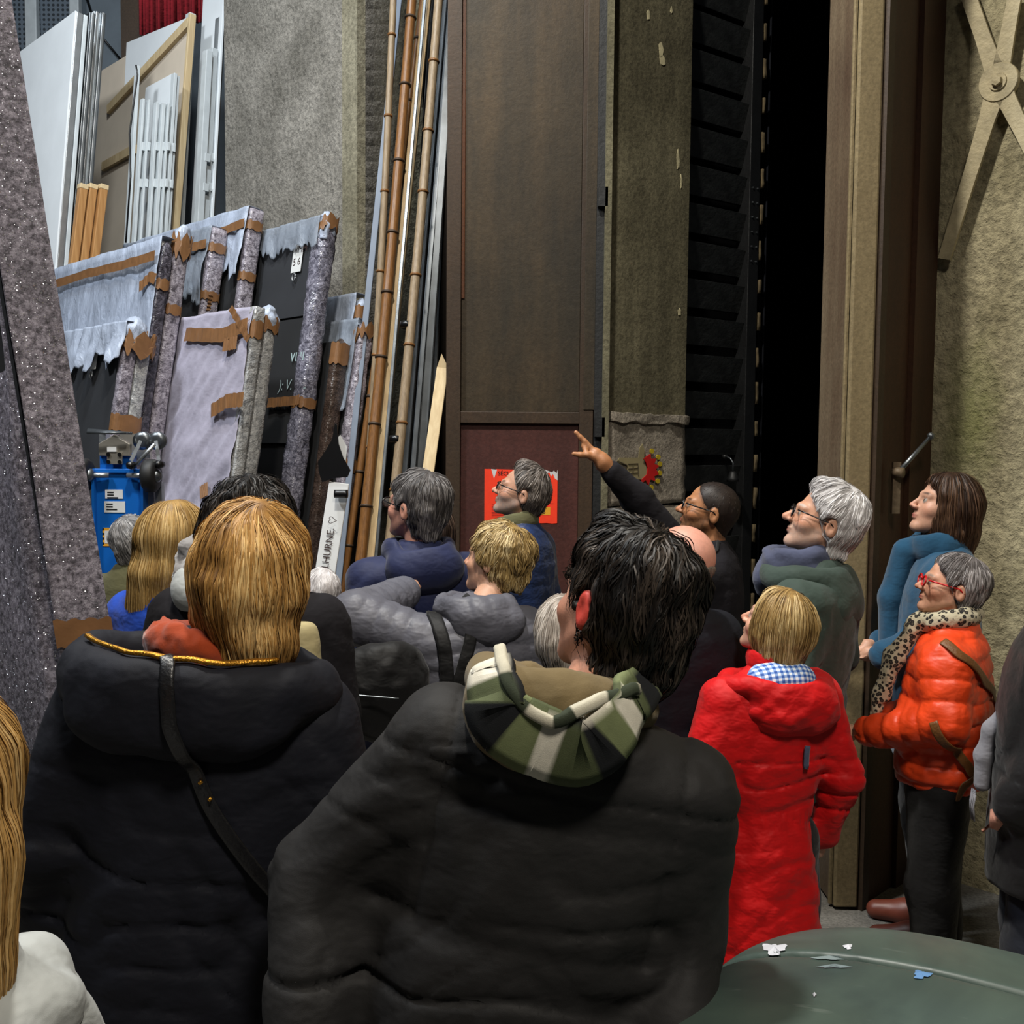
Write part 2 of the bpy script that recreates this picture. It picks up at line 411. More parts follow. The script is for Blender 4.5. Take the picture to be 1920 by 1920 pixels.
PX0, PX1, PZ0, PZ1 = dx(909), dx(1047), dz(981), dz(880)
po = empty('safety_poster', (PX0, DY+.0265, PZ0), label='torn orange-red safety poster on the brown door', cat='poster')
pw, ph = PX1-PX0, PZ1-PZ0
rnd = random.Random(3)
top = [(0, ph), (pw*.1, ph), (pw*.13, ph*.86), (pw*.155, ph), (pw*.83, ph*.98), (pw*.86, ph*.93), (pw*.885, ph*.95), (pw*.91, ph*.87), (pw*.935, ph*.92), (pw*.965, ph*.83), (pw, ph*.86)]
bot = [(pw, 0)]+[(pw*(1-i/14), rnd.uniform(-.004, .004)) for i in range(1, 14)]+[(0, 0)]
def flatpoly(name, pts, y, th, mat, parent):
    n = len(pts); v = [(x, y, z) for x, z in pts]+[(x, y+th, z) for x, z in pts]
    fs = [tuple(range(n)), tuple(range(2*n-1, n-1, -1))]+[(i, n+i, n+(i+1) % n, (i+1) % n) for i in range(n)]
    o = pydata(name, v, fs, mat, parent)
    bm = bmesh.new(); bm.from_mesh(o.data); bmesh.ops.recalc_face_normals(bm, faces=bm.faces); bmesh.ops.triangulate(bm, faces=bm.faces[:]); bm.to_mesh(o.data); bm.free(); return o
flatpoly('paper', top+bot, -.0012, .0012, MP['poster'], po)
flatpoly('torn_edge', [(pw*.09, ph), (pw*.13, ph*.82), (pw*.17, ph*.99)], -.0018, .0005, MP['torn'], po)
flatpoly('torn_edge', [(pw*.82, ph*1.0), (pw*.86, ph*.93), (pw*.885, ph*.95), (pw*.91, ph*.87), (pw*.935, ph*.92), (pw*.965, ph*.83), (pw*1.0, ph*.8), (pw*1.0, ph*1.0), (pw*.985, ph*.93), (pw*.95, ph*.98), (pw*.92, ph*.95)], -.0018, .0005, MP['torn'], po)
text_obj('heading', 'SÉCURITÉ', ph*.105, MP['ink'], po, XZ(pw*.18, -.002, ph*.885), bold=.0006)
for i in range(9):
    MB().box((pw*.1, -.0018, ph*(.33-.028*i)), (pw*(.1+rnd.uniform(.25, .33)), -.0013, ph*(.33-.028*i)+ph*.011)).build('text_line', MP['inkred'], po)
for i in range(5):
    MB().box((pw*.66, -.0018, ph*(.52-.04*i)), (pw*(.66+rnd.uniform(.2, .3)), -.0013, ph*(.52-.04*i)+ph*.012)).build('text_line', MP['inkred'], po)
MB().box((pw*.64, -.002, ph*.15), (pw*.905, -.0013, ph*.3)).build('number_label', MP['yellow'], po)
text_obj('number', '936', ph*.13, MP['ink'], po, XZ(pw*.695, -.0025, ph*.175), bold=.0004)
# channel and trim right of the door
struct(MB().box((dx(1113), DY-.02, 0), (dx(1128), DY+.1, 6.5)).build('trim_1', MP['black']))
t2 = struct(MB().box((dx(1127), DY-.06, 0), (dx(1139), DY+.02, 6.5)).build('trim_2', MP['column']))
for py in (372, 800): MB().box((dx(1114), DY-.06, dz(py+18)), (dx(1132), DY-.02, dz(py-18))).build('bracket', MP['black'], t2)
# concrete pillar, receding to the right
A = P(1141, 800, 5.30); Bp = P(1284, 800, 5.63); A[2] = Bp[2] = 0
bd = (Bp-A)/np.linalg.norm(Bp-A); bn = np.array([-bd[1], bd[0], 0]); bw = np.linalg.norm(Bp-A)
zb0, zb1 = onplane(1210, 945, bn, bn @ A)[2], onplane(1210, 783, bn, bn @ A)[2]
wc = struct(MB().frame_box(A+UZ*zb1, bd*bw, bn*.5, UZ*(6.5-zb1)).build('wall_pillar', MP['column']))
def blockmesh(name, o, ax, ay, az, mat, parent, amp=.012, n=14, seed=0):
    # uneven block with rough edges
    bm = bmesh.new(); bmesh.ops.create_cube(bm, size=1); bmesh.ops.subdivide_edges(bm, edges=bm.edges[:], cuts=n, use_grid_fill=True)
    co = np.array([v.co[:] for v in bm.verts])+.5
    w = np.array(o)+co[:, :1]*np.array(ax)+co[:, 1:2]*np.array(ay)+co[:, 2:]*np.array(az)
    w += np.stack([noise(w, 14, seed+i)+.5*noise(w, 37, seed+i) for i in range(3)], 1)*amp
    for v, c in zip(bm.verts, w): v.co = c
    me = bpy.data.meshes.new(name); bm.to_mesh(me); bm.free(); return link(name, me, mat, parent, True)
blk = blockmesh('cement_block', A+UZ*zb0-bn*.012+bd*.004, bd*(bw-.008), bn*.4, UZ*(zb1-zb0+.01), MP['block'], wc, .008, seed=1)
blockmesh('mortar_lip', A+UZ*(zb1-.03)-bn*.03, bd*bw, bn*.1, UZ*.045, MP['block'], wc, .012, seed=4)
blockmesh('cement_block', A-bn*.004, bd*bw, bn*.4, UZ*(zb0-.012), MP['block'], wc, .006, seed=7)
MP['chipped'] = M_plain('pale_chipped_plaster', '#b9b08c', .9, 0, .2, 40)
for (px, py, sx, sz) in ((1216, 28, 4, 10), (1240, 92, 6, 22), (1243, 112, 8, 10), (1272, 300, 4, 22), (1278, 340, 3, 16), (1274, 585, 5, 8), (1259, 20, 3, 8)):
    c = onplane(px, py, bn, bn @ A-.004); m = MB(); pts = []
    for k in range(9):
        a = 2*math.pi*k/9; q = rnd.uniform(.5, 1.1); pts.append(c+bd*math.cos(a)*sx*q/360+UZ*math.sin(a)*sz*q/360)
    m.add(pts+[p+bn*.012 for p in pts], [tuple(range(9)), tuple(range(17, 8, -1))]+[(i, 9+i, 9+(i+1) % 9, (i+1) % 9) for i in range(9)])
    m.build('chip', MP['chipped'], wc)
# painted sun-and-hand mark on the block
MP['pred'] = M_plain('red_paint', '#c01510', .7); MP['pyel'] = M_plain('yellow_paint', '#b9a11c', .7); MP['phand'] = M_plain('pale_hand_paint', '#948864', .8); MP['pline'] = M_plain('thin_brown_line', '#5f5540', .8)
mk = empty('painted_mark', tuple(onplane(1205, 880, bn, bn @ A)), label='painted thumbs-up hand with red and yellow rays on the cement block', cat='painting')
ml = np.array(mk.location)
def mp_(px, py, off=.026): return onplane(px, py, bn, bn @ A-off)-ml
def mpoly(name, pts, mat, off=.026):
    v = [mp_(*p, off) for p in pts]; n = len(v); v += [a+bn*.006 for a in v]
    o = pydata(name, v, [tuple(range(n)), tuple(range(2*n-1, n-1, -1))]+[(i, n+i, n+(i+1) % n, (i+1) % n) for i in range(n)], mat, mk)
    bm = bmesh.new(); bm.from_mesh(o.data); bmesh.ops.triangulate(bm, faces=bm.faces[:]); bmesh.ops.recalc_face_normals(bm, faces=bm.faces); bm.to_mesh(o.data); bm.free(); return o
mpoly('hand_shape', [(1158, 864), (1162, 858), (1198, 858), (1200, 840), (1205, 832), (1209, 846), (1207, 866), (1212, 876), (1214, 890), (1210, 900), (1178, 897), (1176, 872), (1160, 868)], MP['phand'], .024)
for a, b in (((1178, 870), (1196, 869)), ((1178, 879), (1197, 877)), ((1179, 888), (1196, 886)), ((1196, 869), (1197, 892)), ((1187, 872), (1186, 893)), ((1209, 846), (1207, 868)), ((1158, 864), (1176, 872))):
    MB().bar(mp_(*a), mp_(*b), .004, .004, up=tuple(bn)).build('line', MP['pline'], mk)
mpoly('red_rays', [(1207, 860), (1220, 851), (1221, 860), (1231, 860), (1227, 870), (1237, 873), (1230, 880), (1236, 889), (1227, 893), (1229, 902), (1220, 899), (1216, 910), (1211, 900), (1204, 906), (1204, 899), (1213, 890), (1215, 878), (1212, 868)], MP['pred'], .029)
for px, py in ((1223, 846), (1235, 857), (1238, 870), (1238, 887), (1234, 902), (1222, 914), (1208, 915)):
    mpoly('yellow_ray', [(px+4*math.cos(a), py+5*math.sin(a)) for a in np.linspace(0, 5.4, 7)], MP['pyel'], .029)
# black louvred shutter in the same plane
S0 = onplane(1284, 800, bn, bn @ A+.05); S1 = onplane(1398, 800, bn, bn @ A+.05); S0[2] = S1[2] = 0
sw = np.linalg.norm(S1-S0)
sh = empty('shutter', tuple(S0), label='tall black louvred shutter with horizontal slats beside the concrete pillar', cat='shutter')
def sl(a, z, n): return bd*a+bn*n+UZ*z
MB().frame_box(sl(-.05, 0, .12), bd*(sw+.1), bn*.05, UZ*6.2).build('backing', MP['void'], sh)
pitch = .2085; zr = onplane(1290, 803, bn, bn @ A+.05)[2]; z0 = zr % pitch
slat_me = None
MP['slat'] = M_plain('black_slat_paint', '#222424', .5, 0, .5, 14, .3, 50)
k_ = 0
z = z0-pitch
while z < 5.6:
    if slat_me is None:
        m = MB(); m.frame_box(bd*0+UZ*(-.150)+bn*.055, bd*(sw-.02), bn*.022, UZ*.150-bn*.045)
        so = m.build('slat', MP['slat'], sh, bevel=.002); slat_me = so.data
    else:
        so = bpy.data.objects.new('slat', slat_me); COL.objects.link(so); so.parent = sh
    so.location = (0, 0, z); z += pitch
MB().frame_box(sl(sw-.02, 0, -.01), bd*.085, bn*.1, UZ*6.2).build('stile', MP['black'], sh, bevel=.004)
m = MB()
zz = 2.9
for i in range(6):
    for j in (0, 1): m.lathe([(.006, 0), (.006, .006), (.002, .009)], 8, sl(sw+.002+j*.04, zz+.14*i*(.6), -.01), -bn)
m.build('rivets', MP['steel_d'], sh)['kind'] = 'stuff'
for i in range(26):
    zc = z0+pitch*i+.01
    hgt = rnd.uniform(.08, .13)
    w_ = rnd.uniform(.012, .024)
    blockmesh('edge_piece', sl(sw+.078, zc-hgt/2, -.012), bd*w_, bn*.03, UZ*hgt, MP['pale_edge'], sh, .006, 3, seed=i)  # small uneven pale brown pieces at slat pitch along the stile
# small black lamp clipped to the shutter
lc = onplane(1374, 893, bn, bn @ A-.03)
lp = empty('clip_lamp', tuple(lc), label='small black spot lamp clipped to the black shutter', cat='lamp')
MB().lathe([(.012, .03), (.02, .022), (.034, -.012), (.036, -.03), (.03, -.03), (.02, -.01)], 20).build('lamp_shade', MP['black'], lp, True)
MB().tube([(0, 0, .03), (0, 0, .075), (-.012, .01, .1), (-.03, .03, .112), (-.035, .06, .11)], .005, 8).build('arm', MP['steel_d'], lp, True)
MB().lathe([(.016, -.01), (.016, .012)], 12, (-.035, .062, .11)).build('clamp', MP['black'], lp, True)
# stage beyond the opening, its darkness painted black onto the walls
struct(MB().box((.9, 8.6, 0), (4.2, 8.8, 7)).build('wall_stage', MP['void']))
e0 = S1+bd*.1
struct(MB().frame_box(e0+bn*.05, bd*.05, bn*2.8, UZ*6.5).build('wall_reveal', MP['void']))
cv = []; cf = []
for i in range(40):
    for j in range(2):
        cv.append(e0+bd*(.07+.022*math.sin(i*.9)+.01*math.sin(i*2.3))+bn*(.02+i*.03)+UZ*(6 if j else .05))
cf = [(2*i, 2*i+2, 2*i+3, 2*i+1) for i in range(39)]
cu = pydata('stage_curtain', cv, cf, MP['darkcloth'], None, True); sm = cu.modifiers.new('thick', 'SOLIDIFY'); sm.thickness = .008
tag(cu, 'dark blue-black stage curtain hanging beside the black shutter', 'curtain')
# worn door post on the right (edge of the second door) and its dark leaf
d2 = empty('door_2', (1.276, 3.885, .012), kind='structure')
def d2box(name, a, b, m, bev=.004): return MB().box(a, b).build(name, m, d2, bevel=bev)
d2box('leaf_side', (0, 0, 0), (.05, .36, 6.2), MP['post'])
d2box('leaf_edge', (.0, -.016, 0), (.092, .06, 6.2), MP['post_b'], .008)
d2box('edge_bead', (.092, -.006, 0), (.104, .05, 6.2), MP['post'])
d2box('side_bead', (-.012, .012, 0), (.004, .03, 6.2), MP['post_b'])
L0 = np.array([1.385, 3.865, 0]); LD = np.array([Q, Q, 0]); LN = np.array([-Q, Q, 0])
d3 = empty('door_3', tuple(L0), kind='structure')
MB().frame_box(LN*.02, LD*.62, LN*.03, UZ*6.2).build('leaf', MP['darkleaf'], d3)
MB().frame_box(LD*0, LD*.05, LN*.03, UZ*6.2).build('stile', MP['stile'], d3)
MB().frame_box(LD*.30, LD*.2, LN*.03, UZ*6.2).build('stile', MP['darkleaf'], d3)
# lever handle on the dark leaf
hp = P(1712, 850, 3.98)
hd = empty('door_handle', tuple(hp), label='long steel lever handle on the dark brown door leaf', cat='handle')
a_, b_ = P(1684, 886, 3.93)-hp, P(1745, 818, 4.0)-hp
MB().tube([a_, (a_+b_)/2, b_], [.010, .009, .007], 10).build('lever', MP['steel_d'], hd, True)
MB().lathe([(.004, -.016), (.014, -.008), (.014, .008), (.004, .016)], 12, b_).build('knob', MP['steel_d'], hd, True)
MB().lathe([(.02, -.02), (.02, .02)], 14, a_, LN).build('pivot', MP['post'], hd, True)
MB().bar(a_+np.array([0, .02, -.16]), a_+np.array([0, .02, .04]), .03, .02, up=(0, 1, 0)).build('plate', MP['post'], hd)
# pale wall on the right
WN = NB; WC = 6.02*Q
wr = struct(MB().frame_box(NB*WC+T*(-1.85), T*4.8, NB*.3, UZ*6.5).build('wall_right', MP['rwall']))
# crossed iron brace with a round hub, fixed to that wall
def wp(px, py, off=.05): return onplane(px, py, WN, WC-off)
hub = wp(1873, 155)
xb = empty('iron_brace', tuple(hub), label='pale painted iron cross brace with round bolted hub on the right wall', cat='brace')
MP['iron'] = M_plain('pale_painted_iron', '#a89c7c', .65, .1, .18, 20, .3, 60)
for nm, (px, py), w0, w1 in (('arm', (1771, 486), .062, .05), ('arm', (1812, -20), .062, .055), ('arm', (1906, -20), .062, .05), ('arm', (1958, 330), .062, .05)):
    e = wp(px, py)-hub; u = e/np.linalg.norm(e); r = np.cross(u, WN)
    v = []
    for t, w in ((.04, .085), (.2, w0*1.05), (.5, w0*.9), (1, w1*1.0)):
        p = e*t
        for n_ in (-.008, .008):
            v += [p-r*w/2+WN*n_, p+r*w/2+WN*n_]
    fs = []
    for i in range(3):
        o_ = 4*i; fs += [(o_, o_+4, o_+5, o_+1), (o_+2, o_+3, o_+7, o_+6), (o_, o_+2, o_+6, o_+4), (o_+1, o_+5, o_+7, o_+3)]
    fs += [(0, 1, 3, 2), (12, 14, 15, 13)]
    pydata(nm, v, fs, MP['iron'], xb)
MB().lathe([(.072, -.012), (.075, -.008), (.075, .012)], 32, (0, 0, 0), WN).build('hub', MP['iron'], xb)
MB().lathe([(.0, -.036), (.018, -.034), (.021, -.026), (.021, .0)], 6, (0, 0, 0), WN).build('bolt', MP['iron'], xb)
MB().lathe([(.033, -.018), (.035, -.012), (.035, .0)], 20, (0, 0, 0), WN).build('washer', MP['iron'], xb)
MB().tube([hub*0, WN*.06], .02, 10).build('anchor', MP['iron'], xb)
# ---------------------------------------------------------------- wrapped panels and timber leaning on the left wall
def M_film(name, c, alpha=(.55, .9), rough=.35):
    k = NT(name); c = hexc(c); a = k.noise(7, 5, .6, dist=.8, sc=(1, 1, .5))
    k.base(k.ramp(a, [(.3, c*.75), (.7, np.minimum(c*1.2, 1))])).par(rough=rough, spec=.5)
    k.par(alpha=k.ramp(k.noise(10, 5, .65, dist=1), [(.3, alpha[0]), (.7, alpha[1])]))
    k.bump(k.noise(16, 5, .6, dist=1.0, sc=(1, 1, .4)), .6, .02); return k.m
def M_bubble(name, c1, c2, c3, gloss=.3):
    k = NT(name); a = k.noise(42, 4, .75, dist=.6); v = k.n('ShaderNodeTexVoronoi'); k.set(v.inputs['Vector'], k.co(1)); v.inputs['Scale'].default_value = 130
    col = k.ramp(a, [(.36, hexc(c1)), (.5, hexc(c2)), (.68, hexc(c3))])
    k.base(col).par(rough=gloss, spec=.6); k.bump(v.outputs['Distance'], .35, .004); k.bump(k.noise(9, 4, dist=.6), .6, .03); return k.m
def M_glitter(name, c1, c2, c3):
    k = NT(name); a = k.noise(62, 5, .8, dist=.15); b = k.noise(5, 3)
    col = k.ramp(a, [(.38, hexc(c1)), (.5, hexc(c2)), (.62, hexc(c3))]); col = k.mix(1, col, k.ramp(b, [(.3, .75), (.7, 1.2)]), 'MULTIPLY')
    v = k.n('ShaderNodeTexVoronoi'); k.set(v.inputs['Vector'], k.co(1)); v.inputs['Scale'].default_value = 260
    sp = k.n('ShaderNodeSeparateXYZ'); k.set(sp.inputs[0], v.outputs['Color'])
    f = k.math('MULTIPLY', k.math('LESS_THAN', v.outputs['Distance'], .32), k.math('GREATER_THAN', sp.outputs[0], .70))
    k.base(k.mix(f, col, (.8, .82, .88))); k.set(k.b.inputs['Roughness'], k.math('SUBTRACT', .75, k.math('MULTIPLY', f, .5)))
    k.set(k.b.inputs['Metallic'], k.math('MULTIPLY', f, .85))
    nm = k.n('ShaderNodeVectorMath', operation='ADD'); g = k.n('ShaderNodeNewGeometry')
    s2 = k.n('ShaderNodeVectorMath', operation='SCALE'); sb = k.n('ShaderNodeVectorMath', operation='SUBTRACT'); k.set(sb.inputs[0], v.outputs['Color']); sb.inputs[1].default_value = (.5, .5, .5)
    k.set(s2.inputs[0], sb.outputs[0]); k.set(s2.inputs['Scale'], k.math('MULTIPLY', f, 1.6))
    k.set(nm.inputs[0], g.outputs['Normal']); k.set(nm.inputs[1], s2.outputs[0])
    nn = k.n('ShaderNodeVectorMath', operation='NORMALIZE'); k.set(nn.inputs[0], nm.outputs[0])
    k.bump(k.noise(70, 3), .3, .006); bn_ = k.b.inputs['Normal'].links[0].from_node; k.set(bn_.inputs['Normal'], nn.outputs[0])
    return k.m
MP.update(
    film=M_film('blue_white_film', '#aab4c6', (.8, .97)), film2=M_film('clear_film', '#9aa3b0', (.35, .75)),
    mesh_wrap=M_fabric('pale_lilac_wrap', '#a29eae', .6, .05, 500, .12, .12),
    bub=M_bubble('mottled_bubble_wrap', '#4a454c', '#8d868f', '#b3adb5'), bub_d=M_bubble('dark_bubble_wrap', '#1d1c22', '#3f3c44', '#6f6a74'),
    bub_l=M_bubble('silver_bubble_wrap', '#6f7072', '#9a9a99', '#b6b5b2', .22), bub_p=M_bubble('glossy_bubble_wrap', '#3a3a44', '#6d6b78', '#a5a3b0', .18),
    bub_b=M_bubble('brown_bubble_wrap', '#2b211c', '#43362f', '#5c4c44'),
    tape=M_plain('brown_packing_tape', '#7c5838', .38, 0, .12, 20, .08, 30), board=M_plain('black_board', '#25272b', .75, 0, .15, 5),
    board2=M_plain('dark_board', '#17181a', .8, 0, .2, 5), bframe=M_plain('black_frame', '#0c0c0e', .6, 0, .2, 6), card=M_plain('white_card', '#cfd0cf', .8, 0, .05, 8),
    chalk=M_plain('chalk', '#9fb3b4', .9), glit=M_glitter('sparkling_cloth', '#3d3940', '#736d78', '#a39da9'), blackp=M_plain('black_plastic', '#0b0b0c', .35, 0, .2, 6),
    blue=M_plain('blue_machine_paint', '#0d5fb5', .38, 0, .06, 4), rubber=M_plain('black_rubber', '#141414', .6, 0, .2, 9), alu=M_plain('bare_aluminium', '#b4aea2', .35, .75, .12, 14))
class Lean:
    """frame of a leaning panel: l runs from the right end to the left, u up the face, n to the back"""
    def __init__(s, px, py, sb, lean=9.0):
        a = math.radians(lean); k = ray(px, py); Y = 6.0
        for _ in range(12):
            z = CAMZ+k[2]*Y; st = sb+math.tan(a)*z; Y = st/Q/(1+k[0])
        C = P(px, py, Y); s.U = NB*math.sin(a)+UZ*math.cos(a); s.H = C[2]/math.cos(a); s.O = C-s.U*s.H; s.N = NB*math.cos(a)-UZ*math.sin(a); s.L = -T; s.Y = Y
    def w(s, l, u, n): return s.O+s.L*l+s.U*u+s.N*n
    def at(s, px, py, n=0):
        c = s.N @ s.w(0, 0, n); q = onplane(px, py, s.N, c)-s.O; return q @ s.L, q @ s.U
    def box(s, mb, l0, l1, u0, u1, n0, n1): return mb.frame_box(s.w(l1, u0, n0), -s.L*(l1-l0), s.N*(n1-n0), s.U*(u1-u0))
def root_of(fr, name, label, cat='panel', group=None):
    e = empty(name, tuple(fr.O), label=label, cat=cat, group=group); e['_o'] = list(map(float, fr.O)); return e
def pb(fr, root, name, mat, l0, l1, u0, u1, n0, n1, bev=0):
    m = MB(); fr.box(m, l0, l1, u0, u1, n0, n1); m.v = [tuple(np.array(v)-fr.O) for v in m.v]; return m.build(name, mat, root, bevel=bev)
def sheet(fr, root, name, mat, l0, l1, ut, ub, n, nl=40, nu=50, amp=.008, rag=.0, seed=0, over=None, diag=0, freq=9, wrap_end=None):
    """draped film on the front face, folded over the top; ub(l) may be ragged"""
    pts = []; H = fr.H
    us = np.linspace(0, 1, nu); ls = np.linspace(l0, l1, nl)
    lg, ug = np.meshgrid(ls, us, indexing='ij')
    b = ub+rag*(noise(np.stack([lg[:, 0]*freq*1.7, lg[:, 0]*0, lg[:, 0]*0], 1), 1, seed)+.6*noise(np.stack([lg[:, 0]*freq*6, lg[:, 0]*0, lg[:, 0]*0], 1), 1, seed+3))
    u = b[:, None]+(ut-b[:, None])*ug
    q = np.stack([lg.ravel()*freq*(1.6 if diag == 0 else 1.0)+diag*u.ravel()*freq*.5, u.ravel()*freq*.35, 0*u.ravel()+seed], 1)
    fold = (noise(q, 1, seed)+.6*noise(q*2.3, 1, seed+1)+.35*noise(q*5.1, 1, seed+2)).reshape(u.shape)
    loose = .35+.65*(1-ug)
    nn = n-amp*loose*(.6+fold)
    v = fr.O*0+np.stack([(fr.L*a+fr.U*c+fr.N*d) for a, c, d in zip(lg.ravel(), u.ravel(), nn.ravel())])
    f = [(i*nu+j, i*nu+j+1, (i+1)*nu+j+1, (i+1)*nu+j) for i in range(nl-1) for j in range(nu-1)]
    v = list(v)
    if over:
        bse = len(v)
        for i in range(nl):
            v.append(fr.L*ls[i]+fr.U*(ut+.004)+fr.N*(n+over*.5)); v.append(fr.L*ls[i]+fr.U*ut+fr.N*(n+over))
        for i in range(nl-1):
            a, c = i*nu+nu-1, (i+1)*nu+nu-1; p, q2 = bse+2*i, bse+2*i+2
            f += [(a, p, q2, c), (p, p+1, q2+1, q2)]
    o = pydata(name, v, f, mat, root, True); sm = o.modifiers.new('film', 'SOLIDIFY'); sm.thickness = .0015; return o
def end_wrap(fr, root, name, mat, u0, u1, thick, out=.02, rr=.5, amp=.002, seed=0, l_in=.05, nn0=0, round_top=True):
    """wrapped end column of a panel: rounded section around the right end"""
    n = 20; nu = max(12, int((u1-u0)/.04)); v = []; hl = (l_in+out)/2
    for i in range(nu+1):
        u = u0+(u1-u0)*i/nu; top = (u1-u)/.09 if round_top else 9
        k = math.sqrt(max(0.04, 1-(1-min(1, top))**2)) if top < 1 else 1
        for j in range(n):
            a = 2*math.pi*j/n; ca, sa = math.cos(a), math.sin(a); e = rr
            x = math.copysign(abs(ca)**e, ca)*hl*k; y = math.copysign(abs(sa)**e, sa)*(thick/2+.006)*k
            v.append((l_in-hl+x, u, nn0+thick/2+y))
    v = np.array(v); w = fr.L*v[:, :1]+fr.U*v[:, 1:2]+fr.N*v[:, 2:]
    d = amp*(noise(v, (60, 14, 60), seed)+.7*noise(v, (110, 34, 110), seed+2))
    cdir = np.stack([v[:, 0]-(l_in-hl), 0*v[:, 1], v[:, 2]-nn0-thick/2], 1); cdir /= np.linalg.norm(cdir, axis=1)[:, None]+1e-6
    w = w+(fr.L*cdir[:, :1]+fr.N*cdir[:, 2:])*d[:, None]
    f = [(i*n+j, (i+1)*n+j, (i+1)*n+(j+1) % n, i*n+(j+1) % n) for i in range(nu) for j in range(n)]
    f += [tuple(nu*n+j for j in range(n)), tuple(range(n-1, -1, -1))]
    o = pydata(name, w, f, mat, root, True)
    bm = bmesh.new(); bm.from_mesh(o.data); bmesh.ops.recalc_face_normals(bm, faces=bm.faces); bm.to_mesh(o.data); bm.free(); return o
def tape(fr, root, pts, w, n=-.012, wob=.003):
    """tape strip on the face through (l,u) points"""
    v = []; f = []; pts = np.array(pts, float)
    t = np.linspace(0, 1, 24); cs = np.linspace(0, 1, len(pts)); c = np.stack([np.interp(t, cs, pts[:, i]) for i in range(2)], 1)
    tan = np.gradient(c, axis=0); tan /= np.linalg.norm(tan, axis=1)[:, None]; nr = np.stack([-tan[:, 1], tan[:, 0]], 1)
    for i in range(24):
        for sgn in (-.5, .5):
            q = c[i]+nr[i]*w*sgn*(1+.05*math.sin(i*2.1+sgn*3)); v.append(fr.L*q[0]+fr.U*q[1]+fr.N*(n-wob*math.sin(i*1.3+sgn)))
    f = [(2*i, 2*i+1, 2*i+3, 2*i+2) for i in range(23)]
    return pydata('tape', v, f, MP['tape'], root, False)
def band(fr, root, u, w, l_in, out, thick, nn0=0, rr=.6, tilt=0, amp=.004, seed=0):
    """tape band round a wrapped end"""
    n = 28; v = []; hl = (l_in+out)/2+.004
    for i in range(4):
        for j in range(n):
            a = 2*math.pi*j/n; ca, sa = math.cos(a), math.sin(a)
            x = math.copysign(abs(ca)**rr, ca)*hl; y = math.copysign(abs(sa)**rr, sa)*(thick/2+.011)
            wob = amp*math.sin(j*1.7+i+seed)
            v.append(fr.L*(l_in-hl+.004+x*(1+wob))+fr.U*(u+w*(i/3-.5)+tilt*x+wob*1.5)+fr.N*(nn0+thick/2+y*(1+wob*4)))
    f = [(i*n+j, (i+1)*n+j, (i+1)*n+(j+1) % n, i*n+(j+1) % n) for i in range(3) for j in range(n)]
    return pydata('tape_band', v, f, MP['tape'], root, False)
def chalk(fr, root, s, px, py, size, n=-.004, mat='chalk', name='chalk_writing', shear=0):
    l, u = fr.at(px, py, n)
    M = Matrix(np.column_stack([-fr.L, fr.U, -fr.N]).tolist()).to_4x4(); M.translation = Vector(fr.L*l+fr.U*u+fr.N*n)
    return text_obj(name, s, size, MP[mat], root, M, shear=shear)
def label_card(fr, root, px, py, w, h, lines, n=-.006):
    l, u = fr.at(px, py, n); c = pb(fr, root, 'label_card', MP['card'], l-w, l, u-h, u, n, n+.001)
    M = Matrix(np.column_stack([-fr.L, fr.U, -fr.N]).tolist()).to_4x4()
    for i, t in enumerate(lines):
        M.translation = Vector(fr.L*(l-.01)+fr.U*(u-h*(.34+.42*i))+fr.N*(n-.001)); text_obj('writing', t, h*.36, MP['ink'], c, M.copy())
    q = MB(); cc = fr.L*(l-w*.45)+fr.U*(u-h-.03)+fr.N*(n-.004); R_ = [cc+.022*(-fr.L*math.cos(a)*.7+fr.U*math.sin(a)) for a in np.linspace(0, 2*math.pi, 17)]
    q.tube(R_, .004, 6).build('ring', MP['steel'], root, True)
PG = 'wrapped panels leaning on the left wall'
# 1 front-left black panel with film hood
fr = Lean(240, 606, 2.00); r = root_of(fr, 'wrapped_panel', 'low black wrapped panel with torn film hood behind the blue lift', group=PG)
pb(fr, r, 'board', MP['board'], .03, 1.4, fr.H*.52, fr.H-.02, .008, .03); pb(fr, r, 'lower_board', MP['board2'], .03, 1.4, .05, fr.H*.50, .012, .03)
pb(fr, r, 'frame', MP['bframe'], .0, 1.42, 0, .06, 0, .06); pb(fr, r, 'top_rail', MP['bframe'], .0, 1.42, fr.H-.06, fr.H, 0, .06)
end_wrap(fr, r, 'bubble_wrap', MP['bub'], 0, fr.H-.02, .06, .01, .35, seed=2); end_wrap(fr, r, 'bubble_wrap', MP['bub_l'], 0, fr.H-.02, .06, .01, .35, seed=5, nn0=.075)
sheet(fr, r, 'film_hood', MP['film'], -.02, 1.42, fr.H+.01, fr.H-.20, -.014, 60, 20, .03, .07, 3, over=.09)
band(fr, r, fr.H-.09, .1, .07, .04, .15, amp=.02, tilt=.3); end_wrap(fr, r, 'film_knot', MP['film'], fr.H-.1, fr.H+.05, .1, .04, .9, .012, seed=9, l_in=.09)
band(fr, r, fr.at(250, 790)[1], .09, .05, .02, .14)
label_card(fr, r, 176, 640, .075, .16, ['VM', '4'])
